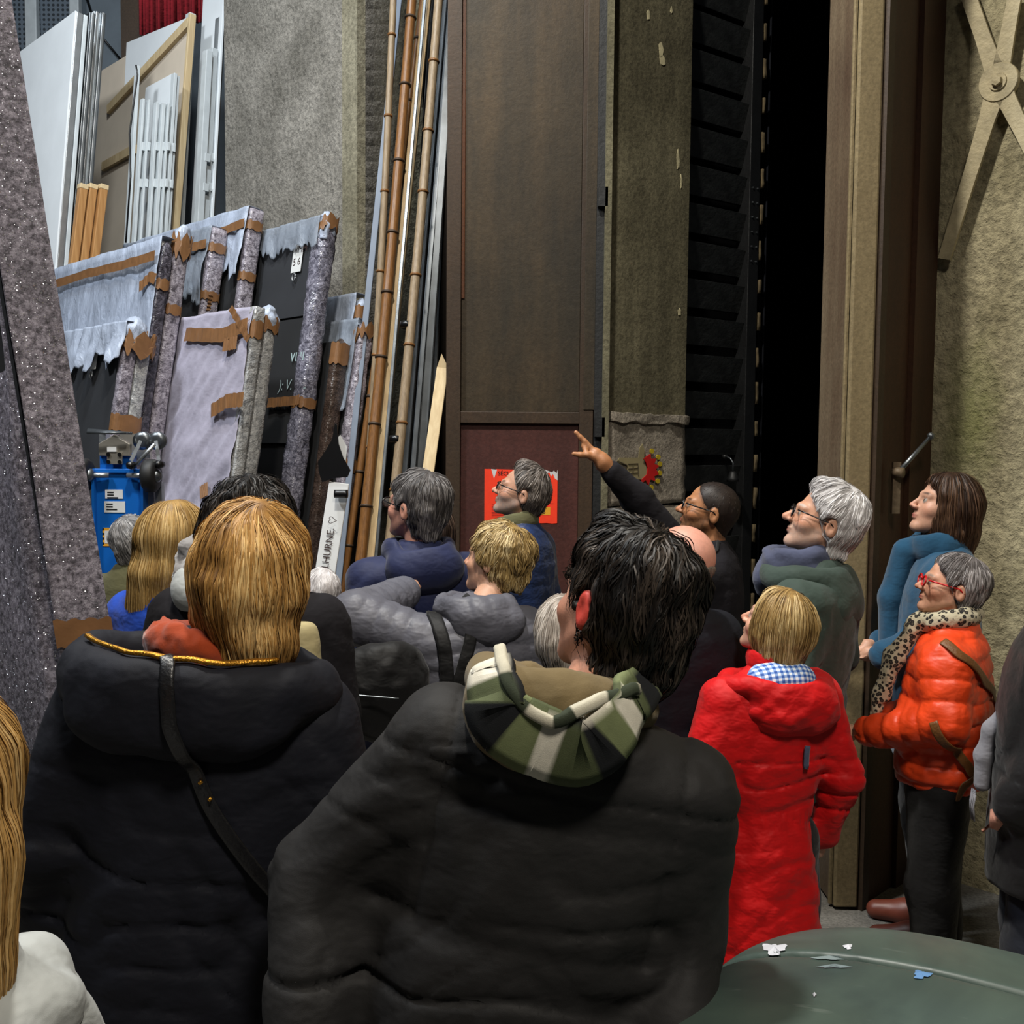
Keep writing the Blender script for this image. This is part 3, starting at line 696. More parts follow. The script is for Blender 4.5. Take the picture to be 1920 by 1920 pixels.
# 2 big film-wrapped panel
fr = Lean(308, 446, 2.17); r = root_of(fr, 'wrapped_panel', 'tall panel in pale blue film, tape along its top, before orange timbers', group=PG)
pb(fr, r, 'board', MP['card'], .03, 1.62, .02, fr.H-.01, .005, .05)
sheet(fr, r, 'film', MP['film'], -.0, 1.64, fr.H+.01, .2, -.006, 70, 60, .022, .05, 11, over=.07, diag=.25)
end_wrap(fr, r, 'bubble_wrap', MP['bub_d'], 0, fr.H-.01, .055, .012, .4, seed=12)
tape(fr, r, [(0, fr.H-.11), (.4, fr.H-.115), (.9, fr.H-.105), (1.62, fr.H-.12)], .055, -.04)
l, u = fr.at(290, 528); tape(fr, r, [(l+.12, u-.03), (l, u+.02), (-.02, u)], .06, -.03)
band(fr, r, fr.at(305, 530)[1], .06, .05, .018, .055)
# 3 narrow mottled panel right behind it
fr = Lean(332, 440, 2.25); r = root_of(fr, 'wrapped_panel', 'narrow mottled bubble-wrapped panel edge with taped top knot', group=PG)
pb(fr, r, 'board', MP['board2'], .03, 1.3, .02, fr.H-.02, .01, .06)
end_wrap(fr, r, 'bubble_wrap', MP['bub'], 0, fr.H, .075, .015, .45, seed=22); end_wrap(fr, r, 'film_knot', MP['film'], fr.H-.06, fr.H+.07, .08, .02, .9, .012, seed=4)
band(fr, r, fr.H-.055, .11, .05, .03, .08, amp=.02, tilt=.2); band(fr, r, fr.at(322, 577)[1], .055, .05, .02, .075)
# 4 pale lilac cloth-wrapped panel
fr = Lean(479, 576, 2.37); r = root_of(fr, 'wrapped_panel', 'broad panel wrapped in pale lilac mesh cloth with crossed brown tape', group=PG)
pb(fr, r, 'board', MP['white'], .03, 1.25, .02, fr.H-.01, .006, .05)
sheet(fr, r, 'cloth', MP['mesh_wrap'], -.0, 1.27, fr.H+.005, .0, -.008, 90, 130, .04, .0, 31, over=.05, diag=1.6, freq=7)
end_wrap(fr, r, 'edge_wrap', MP['bub_l'], 0, fr.H+.005, .05, .012, .3, .002, seed=33, round_top=False)
A1, A2, A3 = fr.at(358, 630), fr.at(425, 632), fr.at(487, 610)
tape(fr, r, [A1, A2, (0, A3[1])], .075, -.035); tape(fr, r, [fr.at(445, 580), fr.at(478, 640)], .04, -.04); tape(fr, r, [fr.at(430, 650), fr.at(455, 645)], .07, -.037)
tape(fr, r, [fr.at(410, 774), fr.at(440, 755), fr.at(470, 752)], .075, -.045); band(fr, r, fr.at(478, 616)[1], .09, .05, .016, .05)
tape(fr, r, [fr.at(388, 926), fr.at(402, 918)], .07, -.04)
# 5 silver bubble-wrapped end
fr = Lean(492, 575, 2.44); r = root_of(fr, 'wrapped_panel', 'silvery bubble-wrapped panel end beside the lilac wrapped panel', group=PG)
pb(fr, r, 'board', MP['board2'], .04, 1.2, .02, fr.H-.05, .01, .07)
end_wrap(fr, r, 'bubble_wrap', MP['bub_l'], 0, fr.H, .085, .035, .75, .006, seed=41); end_wrap(fr, r, 'film_knot', MP['film'], fr.H-.1, fr.H+.02, .09, .04, .9, .012, seed=44)
band(fr, r, fr.H-.1, .07, .06, .04, .09, tilt=-.2, amp=.01, seed=2)
# 6, 7 two panels above
fr = Lean(400, 426, 2.58); r = root_of(fr, 'wrapped_panel', 'shorter dark panel with clear film hood and gold tape above lilac panel', group=PG)
pb(fr, r, 'board', MP['board'], .03, 1.2, .02, fr.H-.02, .01, .06)
sheet(fr, r, 'film_hood', MP['film2'], 0, 1.1, fr.H+.01, fr.H-.42, -.008, 40, 30, .03, .06, 51, over=.1)
end_wrap(fr, r, 'bubble_wrap', MP['bub'], 0, fr.H, .09, .015, .4, seed=52, round_top=False)
tape(fr, r, [(.5, fr.H-.13), (.25, fr.H-.11), (0, fr.H-.11)], .055, -.035); band(fr, r, fr.H-.12, .055, .05, .02, .09)
tape(fr, r, [fr.at(396, 585), fr.at(402, 552)], .05, -.02); band(fr, r, fr.at(405, 548)[1], .05, .05, .018, .09)
fr = Lean(471, 390, 2.70); r = root_of(fr, 'wrapped_panel', 'tallest film-hooded panel with mottled end and two brown tape bands', group=PG)
pb(fr, r, 'board', MP['board2'], .03, 1.7, .02, fr.H-.02, .01, .06)
sheet(fr, r, 'film_hood', MP['film'], 0, 1.7, fr.H+.01, fr.H-.4, -.008, 40, 30, .03, .08, 61, over=.09)
end_wrap(fr, r, 'bubble_wrap', MP['bub'], 0, fr.H, .08, .015, .4, seed=62, round_top=False)
tape(fr, r, [(1.6, fr.H-.14), (.5, fr.H-.13), (0, fr.H-.1)], .055, -.035); band(fr, r, fr.H-.1, .055, .05, .02, .08); band(fr, r, fr.at(475, 512)[1], .05, .05, .02, .08)
# 8 big black panel with chalk writing and a glossy bubble-wrapped end
fr = Lean(605, 408, 2.83); r = root_of(fr, 'wrapped_panel', 'big black panel with white label card, chalk writing and glossy bubble-wrapped end', group=PG)
um = fr.at(560, 592)[1]; ul = fr.at(540, 824)[1]
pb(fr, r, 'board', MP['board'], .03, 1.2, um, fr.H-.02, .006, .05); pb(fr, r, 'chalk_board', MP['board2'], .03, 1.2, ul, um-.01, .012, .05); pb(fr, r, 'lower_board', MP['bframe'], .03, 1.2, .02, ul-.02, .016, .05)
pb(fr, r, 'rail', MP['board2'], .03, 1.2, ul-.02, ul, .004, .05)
end_wrap(fr, r, 'bubble_wrap', MP['bub_p'], 0, fr.H, .10, .03, .7, .009, seed=71, l_in=.09); end_wrap(fr, r, 'film_knot', MP['film'], fr.H-.12, fr.H+.05, .08, .03, .9, .015, seed=74)
sheet(fr, r, 'film_hood', MP['film2'], 0, 1.0, fr.H+.01, fr.H-.16, -.012, 50, 16, .02, .06, 75, over=.1)
band(fr, r, fr.H-.06, .07, .06, .035, .09, tilt=-.9, amp=.01, seed=5)
label_card(fr, r, 552, 458, .1, .17, ['VMM', '5 6'])
chalk(fr, r, 'vıııı', 543, 678, .11, -.002); chalk(fr, r, '): V.  TL', 521, 732, .085, .006, shear=.2); chalk(fr, r, 'muoexos', 512, 768, .06, .006)
tape(fr, r, [fr.at(505, 756), fr.at(555, 752), (-.02, fr.at(600, 748)[1])], .055, -.012); band(fr, r, fr.at(600, 752)[1], .055, .09, .035, .1)
# 9, 10, 11 right-hand group by the bamboo
fr = Lean(632, 632, 2.97); r = root_of(fr, 'wrapped_panel', 'short brown-taped panel end between glossy panel and bamboo', group=PG)
pb(fr, r, 'board', MP['board2'], .03, .5, .02, fr.H-.02, .01, .06); end_wrap(fr, r, 'bubble_wrap', MP['bub_b'], 0, fr.H, .08, .02, .5, seed=81); band(fr, r, fr.H-.09, .12, .05, .025, .08)
fr = Lean(676, 600, 3.06); r = root_of(fr, 'wrapped_panel', 'dark lilac bubble-wrapped panel nearest the bamboo poles', group=PG)
pb(fr, r, 'board', MP['board2'], .03, .6, .02, fr.H-.02, .01, .06); sheet(fr, r, 'film_hood', MP['film2'], 0, .6, fr.H+.01, fr.H-.5, -.008, 30, 30, .03, .05, 85, over=.08)
end_wrap(fr, r, 'bubble_wrap', MP['bub'], 0, fr.H, .08, .03, .6, .007, seed=91); band(fr, r, fr.H-.08, .06, .06, .04, .085, tilt=-.5, amp=.015); band(fr, r, fr.at(660, 872)[1], .07, .06, .035, .085)
fr = Lean(672, 556, 3.13); r = root_of(fr, 'wrapped_panel', 'rearmost grey-blue film-wrapped panel beside the bamboo', group=PG)
pb(fr, r, 'board', MP['board2'], .03, .7, .02, fr.H-.02, .01, .06); sheet(fr, r, 'film', MP['film'], 0, .7, fr.H+.02, fr.H-.7, -.008, 30, 40, .03, .05, 95, over=.08)
end_wrap(fr, r, 'bubble_wrap', MP['film'], fr.H-.6, fr.H, .07, .02, .6, .008, seed=96); band(fr, r, fr.H-.09, .08, .05, .025, .075)
# ---------------------------------------------------------------- bare flats, battens and timbers further left
def flat(name, label, px, py, sb, length, thick, mats, lean=5.5, group=None, cat='panel', H0=0, bev=.004):
    fr = Lean(px, py, sb, lean); r = root_of(fr, name, label, cat, group)
    return fr, r
fr, r = flat('stage_flat', 'white scenery flat with steel-edged frame, tallest at far left', 141, 20, 2.36, 1.1, .05, None)
pb(fr, r, 'facing', MP['white'], .0, 1.25, 0, fr.H, 0, .012); pb(fr, r, 'edge_profile', MP['steel'], .0, .05, 0, fr.H, .013, .055, .004); pb(fr, r, 'edge_profile', MP['whitew'], .0, .05, 0, fr.H, .058, .085, .004)
for i, (px, py, m, lb) in enumerate(((168, 22, 'steel_d', 'grey'), (176, 20, 'whitew', 'white'), (188, 22, 'steel_d', 'narrow grey'))):
    fr, r = flat('stage_flat', '%s steel-framed flat seen edge-on beside the tall white flat%s' % (lb, ', ' + ('nearest it', 'second', 'third')[i]), px, py, 2.50+.10*i, 1.0, .05, None, group='edge-on flats')
    pb(fr, r, 'frame', MP[m], 0, 1.0, 0, fr.H, .0, .045, .005); pb(fr, r, 'edge_profile', MP['steel'], -.012, 0, 0, fr.H, .012, .03, .003)
fr, r = flat('stage_flat', 'cream plywood flat with diagonal timber brace on its back', 353, 26, 3.25, 1.5, .05, None)
pb(fr, r, 'board', MP['cream'], 0, 1.6, 0, fr.H, .03, .045)
def fbar(a, b, w, th, mat, name, n0):
    A, B = np.array(a), np.array(b); d = (B-A)/np.linalg.norm(B-A); nr = np.array([-d[1], d[0]])
    q = [A-nr*w/2, B-nr*w/2, B+nr*w/2, A+nr*w/2]; v = [fr.L*x[0]+fr.U*x[1]+fr.N*n0 for x in q]+[fr.L*x[0]+fr.U*x[1]+fr.N*(n0+th) for x in q]
    return pydata(name, v, [(0, 1, 2, 3), (7, 6, 5, 4), (0, 4, 5, 1), (1, 5, 6, 2), (2, 6, 7, 3), (3, 7, 4, 0)], MP[mat], r)
fbar(fr.at(352, 40), fr.at(200, 205), .07, .03, 'beigew', 'brace', 0); fbar(fr.at(250, 278), fr.at(190, 312), .07, .03, 'beigew', 'brace', 0)
q = [fr.at(232, 78), fr.at(352, 28), fr.at(340, 45), fr.at(228, 160)]
v = [fr.L*x[0]+fr.U*x[1]+fr.N*.024 for x in q]+[fr.L*x[0]+fr.U*x[1]+fr.N*.03 for x in q]
pydata('white_gusset', v, [(0, 1, 2, 3), (7, 6, 5, 4), (0, 4, 5, 1), (1, 5, 6, 2), (2, 6, 7, 3), (3, 7, 4, 0)], MP['white'], r)
pb(fr, r, 'edge_batten', MP['beigew'], -.03, .0, 0, fr.H, 0, .05, .004)
fr, r = flat('stage_flat', 'narrow white board behind the white battens', 322, 138, 3.12, .5, .03, None); pb(fr, r, 'board', MP['white'], 0, .42, 0, fr.H, 0, .02, .003)
BG = 'white battens standing in front of the cream flat'
ordn = ('first', 'second', 'third', 'fourth', 'fifth', 'sixth', 'seventh', 'eighth')
for i, (px, py, w) in enumerate(((258, 122, .045), (268, 184, .035), (279, 186, .03), (294, 190, .035), (305, 192, .05), (316, 193, .03), (327, 136, .05), (334, 142, .03))):
    fr, r = flat('batten', '%s white painted batten from the left in front of the cream flat' % ordn[i], px, py, 2.98+.035*i, .05, w, None, group=BG, cat='batten', lean=4.5)
    pb(fr, r, 'bar', MP['whitew'], 0, .05, 0, fr.H, 0, w*.5, .003)
    for pyy in (275, 342):
        if 0 < i < 7: u = fr.at(px-10, pyy)[1]; pb(fr, r, 'lug', MP['whitew'], -.006, .03, u-.03, u+.03, w*.4, w*.5+.018, .003)
for i, (px, py, m, sb) in enumerate(((356, 22, 'whitew', 3.46), (388, 92, 'whitew', 3.50), (398, 88, 'whitew', 3.56), (412, 30, 'steel', 3.62))):
    fr, r = flat('batten', '%s of four tall white battens beside the grey wall, from the left' % ordn[i], px, py, sb, .05, .05, None, group='tall battens beside the grey wall', cat='batten', lean=4.0)
    pb(fr, r, 'bar', MP[m], 0, .07, 0, fr.H, 0, .05, .004)
    if i in (1, 2):
        for pyy in (290, 345): u = fr.at(px-6, pyy)[1]; pb(fr, r, 'lug', MP['whitew'], -.004, .03, u-.03, u+.03, .03, .075, .003)
fr, r = flat('stage_flat', 'white board leaning at the corner of the grey wall', 420, -30, 3.62, .5, .02, None, lean=4.0); pb(fr, r, 'board', MP['white'], 0, .32, 0, fr.H, 0, .02, .003)
for i, (px, py) in enumerate(((152, 343), (170, 343), (190, 344))):
    fr, r = flat('timber', '%s of three square orange pine timbers leaning behind the film-wrapped panel' % ('left', 'middle', 'right')[i], px, py, 2.28+.06*i, .05, .05, None, group='orange pine timbers', cat='timber', lean=8)
    pb(fr, r, 'bar', MP['pine'], 0, .055, 0, fr.H, 0, .05, .005); pb(fr, r, 'end_wear', MP['beigew'], -.002, .057, fr.H-.03, fr.H+.002, -.002, .052, .003)
# cord hanging by the battens
c0, c1, c2 = P(255, 122, 6.9), P(243, 250, 6.9), P(236, 455, 6.85)
tag(MB().tube([c0, P(258, 140, 6.9), c1, P(245, 330, 6.9), c2], .006, 6).build('cord', MP['blackp'], None, True), 'thin black cord hanging down the white battens', 'cord')
# ---------------------------------------------------------------- racks far behind
def M_perf(name):
    k = NT(name); v = k.n('ShaderNodeTexVoronoi', feature='F1'); k.set(v.inputs['Vector'], k.co(1)); v.inputs['Scale'].default_value = 22; v.inputs['Randomness'].default_value = 0
    k.base(k.mix(k.math('LESS_THAN', v.outputs['Distance'], .3), hexc('#66717c'), hexc('#2c3238'))).par(rough=.6, metal=.2); return k.m
MP['perf'] = M_perf('perforated_grey_sheet')
def far(px0, py0, px1, py1, Y, th): a, b = P(px0, py1, Y), P(px1, py0, Y); return a, np.array([b[0], Y+th, b[2]])
for i, (x0, x1, lb) in enumerate(((-60, 45, 'at the far left edge'), (66, 132, 'between two pale posts'))):
    a, b = far(x0, -60, x1, 92, 10, .04); r = empty('storage_rack', (a[0], 10, 0), label='grey perforated storage rack sheet '+lb, cat='rack')
    MB().box((0, 0, a[2]), (b[0]-a[0], .04, b[2])).build('sheet', MP['perf'], r); MB().box((0, .05, 0), (b[0]-a[0], .1, a[2])).build('support', MP['greyrack'], r)
for i, (x0, x1, py1, lb) in enumerate(((47, 66, 90, 'left'), (130, 146, 60, 'right'))):
    a, b = far(x0, -60, x1, py1, 9.9, .08); r = tag(MB().box((a[0], 9.9, 0), b).build('rack_post', MP['whitew'], None, bevel=.01), 'pale upright rack post, %s one of two at top left' % lb, 'post', 'pale rack posts')
a, b = far(146, -60, 232, 130, 10.1, .05); r = empty('storage_rack', (a[0], 10.1, 0), label='plain grey rack sheet behind the edge-on flats', cat='rack'); MB().box((0, 0, 0), (b[0]-a[0], .05, b[2])).build('sheet', MP['greyrack'], r)
MB().tube([(.05, -.02, b[2]-.1), (.2, -.02, b[2]-.6), (.45, -.02, b[2]-.9)], .012, 6).build('cable', MP['blackp'], r, True)
a, b = far(232, -60, 286, 400, 9.2, .4); struct(MB().box((a[0], 9.2, 0), b).build('wall_column', MP['stile']))
cv = []
for i in range(60):
    x = P(262, 0, 8.8)[0]+i*.012
    for z in (P(0, 62-max(0, i-5)*.7, 8.8)[2], 6.6): cv.append((x, 8.8+.03*math.sin(i*.8)+.015*math.sin(i*2.1), z))
o = pydata('red_drape', cv, [(2*i, 2*i+2, 2*i+3, 2*i+1) for i in range(59)], MP['redcloth'], None, True); o.modifiers.new('t', 'SOLIDIFY').thickness = .01
tag(o, 'crimson drape hanging high behind the cream flat', 'drape')
# ---------------------------------------------------------------- bamboo, planks and profiles in the niche
def pole_pts(x0, y0, Y0, x1, y1, Y1, n=40):
    a, b = P(x0, y0, Y0), P(x1, y1, Y1); d = (b-a)
    t0 = -a[2]/d[2] if d[2] else 0     # extend to the floor
    A0 = a+d*(-a[2]/d[2]); 
    return A0, a+d*((6.2-a[2])/d[2])
def bamboo(label, bx, by, tx, ty, Yb, Yt, r, mat, seed, nodes):
    A0, B0 = pole_pts(bx, by, Yb, tx, ty, Yt); L_ = np.linalg.norm(B0-A0); rg = random.Random(seed)
    root = empty('bamboo_pole', tuple(A0), label=label, cat='bamboo', group='bamboo poles in the niche'); d = (B0-A0)/L_
    bow = np.cross(d, (0, 1, 0))*.025*rg.choice((-1, 1)); pts = []; rad = []; u = .0; zs = []
    while u < L_: zs.append(u); u += nodes*rg.uniform(.85, 1.15)
    zs.append(L_)
    for a, b in zip(zs[:-1], zs[1:]):
        for t, k in ((0, 1.03), (.03, 1.0), (.5, .97), (.97, 1.0)):
            q = a+(b-a)*t; pts.append(d*q+bow*math.sin(math.pi*q/L_*1.3)); rad.append(r*k*.9*(1-.15*q/L_))
    MB().tube(pts, rad, 12).build('culm', MP[mat], root, True)
    for a in zs[1:-1]: MB().tube([d*(a-.007)+bow*math.sin(math.pi*a/L_*1.3), d*a+bow*math.sin(math.pi*a/L_*1.3), d*(a+.007)+bow*math.sin(math.pi*a/L_*1.3)], [r*.96, r*1.07, r*.96], 12).build('node', MP['bamboo_y' if mat == 'bamboo_p' else 'stile'], root, True)
    return root, d
bamboo('slim brown bamboo pole, leftmost in the niche', 700, 600, 735, 0, 5.6, 5.85, .024, 'bamboo_p', 1, .47)
rb, bdn = bamboo('thickest golden bamboo pole in the niche', 673, 1020, 770, 0, 5.25, 5.95, .034, 'bamboo_y', 2, .4)
bamboo('dark golden bamboo pole right of the thickest one', 735, 400, 791, 0, 5.9, 6.1, .026, 'bamboo_y', 3, .42)
bamboo('pale bamboo pole with black tape bands', 733, 920, 820, 0, 5.22, 5.9, .031, 'bamboo_p', 4, .42)
rb2 = bpy.data.objects['bamboo_pole.003']
A0 = np.array(rb2.location)
for py in (610, 824):
    c = P(733+(820-733)*(920-py)/920, py, 5.22+(5.9-5.22)*(920-py)/920)-A0; dd = P(820, 0, 5.9)-P(733, 920, 5.22); dd /= np.linalg.norm(dd)
    MB().tube([c-dd*.014, c+dd*.014], .036, 14).build('tape_band', MP['blackp'], rb2, True)
def plank(name, label, bx, by, tx, ty, Yb, Yt, w, th, mat, cat='plank', top=6.2, group=None):
    A0, B0 = pole_pts(bx, by, Yb, tx, ty, Yt); d = (B0-A0)/np.linalg.norm(B0-A0); B1 = A0+d*(top/d[2])
    root = empty(name, tuple(A0), label=label, cat=cat, group=group)
    m = MB(); m.bar((0, 0, 0), tuple(B1-A0), w, th, up=(0, 1, 0)); m.build('length', MP[mat], root, bevel=.004); return root, d, B1-A0
plank('plank', 'pale tan square-edged plank between the bamboo poles', 708, 920, 800, 0, 5.35, 6.05, .05, .03, 'tan_timber')
plank('plank', 'cream narrow plank behind the pale bamboo pole', 722, 800, 802, 0, 5.5, 6.1, .045, .02, 'beigew')
plank('pipe', 'slim greenish steel conduit along the tan plank', 716, 920, 797, 0, 5.28, 5.98, .018, .018, 'steel_d', 'pipe')
for i, (bx, tx, Yb, Yt, w, m, lb) in enumerate(((757, 832, 5.5, 6.2, .05, 'niche', 'broad grey steel profile right of the pale bamboo'), (775, 846, 5.45, 6.15, .03, 'niche', 'bright thin steel profile leaning in the niche'), (790, 850, 5.5, 6.1, .05, 'niche', 'dark channel profile nearest the brown door'), (765, 822, 5.65, 6.3, .09, 'blackp', 'black flat profile behind the steel lengths'), (802, 843, 5.6, 6.3, .06, 'black', 'blackened timber leaning beside the brown door'))):
    r, d, top = plank('profile', lb, bx, 880, tx, 0, Yb, Yt, w, .04, m, 'profile', group='metal profiles in the niche')
    o_ = np.array([.3*w, -.026, 0]); MB().bar(o_, top+o_, w*.2, .012, up=(0, 1, 0)).build('lip', MP['niche'], r)
plank('plank', 'bluish-white board edge beside the leftmost bamboo', 694, 520, 748, 0, 5.8, 6.05, .035, .02, 'bluegrey')
plank('plank', 'pale blue tapering board beside the brown door', 798, 520, 845, 0, 5.9, 6.2, .045, .02, 'bluegrey')
r, d, top = plank('plank', 'short cream plank with pointed top by the brown door', 800, 905, 830, 690, 5.27, 5.45, .062, .02, 'beigew', top=P(828, 690, 5.45)[2])
m = MB(); m.add([top+np.array(q) for q in ((-.031, -.01, 0), (.031, -.01, 0), (-.005, -.01, .075), (-.031, .01, 0), (.031, .01, 0), (-.005, .01, .075))], [(0, 1, 2), (5, 4, 3), (0, 3, 4, 1), (1, 4, 5, 2), (2, 5, 3, 0)]); m.build('pointed_tip', MP['beigew'], r)
plank('plank', 'white offcut board with handwriting and a hand hole, below the black flap', 612, 1060, 637, 900, 4.95, 5.02, .10, .015, 'card', top=P(636, 905, 5.02)[2]) 
r = bpy.data.objects['plank.005']; A0 = np.array(r.location)
ut = P(637, 900, 5.02)-P(612, 1060, 4.95); ut /= np.linalg.norm(ut); rt = np.cross(ut, (0, 1, 0)); rt /= np.linalg.norm(rt); nn_ = np.cross(rt, ut)
def wm(px, py): c = P(px, py, 4.947)-A0; c[1] -= .012; M = Matrix(np.column_stack([ut, rt, -nn_]).tolist()).to_4x4(); M.translation = Vector(c); return M
text_obj('writing', 'LHURNE.', .05, MP['ink'], r, wm(616, 1066)); text_obj('drawn_heart', '♡', .055, MP['ink'], r, wm(631, 984))
MB().tube([P(627+5*i, 926, 4.965)-A0 for i in range(6)], .02, 12).build('hand_hole', MP['blackp'], r, True)
bf = flatpoly('black_flap', [(-.045, .0), (-.03, -.05), (.03, -.03), (.095, -.025), (.11, .01), (.075, .07), (.052, .14), (.045, .23), (.035, .24), (.02, .16), (-.015, .10), (-.05, .05)], 0, .012, MP['blackp'], None); bf.location = tuple(P(615, 885, 5.0)); tag(bf, 'pointed black plastic flap hanging above the white offcut board', 'flap')
wf = flatpoly('white_offcut', [(0, 0), (.045, .0), (.055, .10), (.02, .16), (0, .13)], 0, .012, MP['card'], None); wf.location = tuple(P(630, 876, 5.03)); tag(wf, 'small white angular board tip behind the black flap', 'board')
# ---------------------------------------------------------------- blue lifting machine
LY = 4.62; lo = P(222, 1060, LY); lf = empty('lift_machine', (lo[0], LY, 0), label='blue wheeled material lift with cranks, upright behind the crowd at left', cat='machine')
def lx(px): return P(px, 950, LY)[0]-lo[0]
def lz(py): return P(222, py, LY)[2]
m = MB(); x0, x1, x2, x3 = lx(177), lx(273), lx(186), lx(262)
m.add([(x0, 0, lz(882)), (x1, 0, lz(882)), (x3, 0, .1), (x2, 0, .1), (x0, .08, lz(882)), (x1, .08, lz(882)), (x3, .08, .1), (x2, .08, .1)], [(0, 3, 2, 1), (4, 5, 6, 7), (0, 1, 5, 4), (1, 2, 6, 5), (2, 3, 7, 6), (3, 0, 4, 7)])
m.build('base_plate', MP['blue'], lf, bevel=.008)
MB().box((lx(186), .01, lz(882)), (lx(245), .09, lz(850))).build('bracket_plate', MP['blue'], lf, bevel=.006)
MB().box((x0-.005, -.012, lz(887)), (x1+.005, .02, lz(879))).build('top_flange', MP['blue'], lf, bevel=.003)
for s_ in (-1, 1): MB().box(((x0 if s_ < 0 else x1-.012), -.03, .3), ((x0+.012 if s_ < 0 else x1), 0, lz(884))).build('side_flange', MP['blue'], lf)
m = MB(); zz0, zz1, zz2 = lz(855), lz(832), lz(815); xa, xb_ , xm = lx(188), lx(246), lx(217)
m.add([(xa, -.01, zz0), (xb_, -.01, zz0), (xb_, -.01, zz1), (xm, -.01, zz2), (xa, -.01, zz1)]+[(xa, .02, zz0), (xb_, .02, zz0), (xb_, .02, zz1), (xm, .02, zz2), (xa, .02, zz1)], [(0, 1, 2, 3, 4), (9, 8, 7, 6, 5), (0, 5, 6, 1), (1, 6, 7, 2), (2, 7, 8, 3), (3, 8, 9, 4), (4, 9, 5, 0)])
m.build('head_plate', MP['alu'], lf, bevel=.003)
MB().box((lx(205), -.018, lz(870)), (lx(233), -.008, lz(848))).build('hinge_plate', MP['alu'], lf)
MB().box((lx(206), -.022, lz(847)), (lx(223), -.011, lz(838))).build('sticker', MP['card'], lf)
for px in (208, 229):
    for py in (852, 866): MB().lathe([(.009, 0), (.009, -.006)], 10, (lx(px), -.018, lz(py)), (0, 1, 0)).build('bolt', MP['blackp'], lf)
for (a, b, c, d_) in ((198, 231, 918, 935), (196, 235, 940, 961)):
    e = MB().box((lx(a), -.003, lz(d_)), (lx(b), 0, lz(c))).build('sticker', MP['card'], lf)
    for k in range(3): MB().box((lx(a+4), -.004, lz(c+4+5*k)-.006), (lx(a+(16 if k < 2 else 24)), -.003, lz(c+4+5*k))).build('print_line', MP['bframe'], e)
e = MB().box((lx(192), -.003, lz(1024)), (lx(209), 0, lz(990))).build('warning_sticker', MP['yellow'], lf)
for k in range(4): MB().box((lx(192), -.004, lz(994+9*k)), (lx(195), -.003, lz(990+9*k))).build('stripe', MP['bframe'], e)
MB().box((lx(196), -.004, lz(1019)), (lx(208), -.003, lz(995))).build('print', MP['card'], e)
for px, sx in ((288, 1), (163, -1)):
    w = MB().lathe([(.028, -.03), (.062, -.03), (.075, -.018), (.075, .018), (.062, .03), (.028, .03)], 28, (lx(px), -.03, lz(891)), (1, 0, 0)).build('wheel', MP['rubber'], lf, True)
    MB().lathe([(.012, -.05), (.03, -.036), (.03, .036), (.012, .05)], 18, (lx(px), -.03, lz(891)), (1, 0, 0)).build('wheel_hub', MP['steel_d'], w, True)
    MB().tube([(lx(px)-sx*.03, -.03, lz(891)), (lx(px)-sx*.11, -.02, lz(891))], .012, 8).build('axle', MP['steel'], w, True)
for px, py, hx, hy in ((262, 826, 254, 872), (290, 826, 306, 870)):
    c = MB().lathe([(.02, -.02), (.042, -.014), (.042, .014), (.02, .02)], 22, (lx(px), .05, lz(py)), (0, 1, .1)).build('winch_drum', MP['steel_d'], lf, True)
    MB().bar((lx(px)+.01, 0, lz(py)), (lx(hx)-.01, -.02, lz(hy-8)), .016, .008, up=(0, 1, 0)).build('crank_arm', MP['steel'], c)
    MB().lathe([(.004, -.026), (.016, -.02), (.019, 0), (.016, .02), (.004, .026)], 14, (lx(hx), -.04, lz(hy)), (.3, 1, 0)).build('crank_knob', MP['blackp'], c, True)
MB().tube([(lx(262), -.03, lz(870)), (lx(296), -.03, lz(832))], .009, 8).build('crank_shaft', MP['steel'], lf, True)
for px in (276, 291): MB().bar((lx(px), .06, lz(905)), (lx(px+14), .06, .05), .03, .04, up=(0, 1, 0)).build('mast_rail', MP['steel'], lf)
MB().bar((lx(182), .1, .1), (lx(182), .1, lz(812)), .03, .05, up=(0, 1, 0)).build('mast', MP['steel'], lf); MB().bar((lx(238), .12, lz(860)), (lx(238), .12, lz(812)), .14, .03, up=(0, 1, 0)).build('mast', MP['alu'], lf)
for k in range(4): MB().tube([(lx(150+8*k), .1-.05*k, lz(806+2*k)), (lx(246), .02-.02*k, lz(812))], .006, 8).build('fork_tine', MP['steel_d'], lf, True)
MB().box((x0, 0, 0), (x1, .6, .1)).build('floor_frame', MP['blue'], lf, bevel=.01)
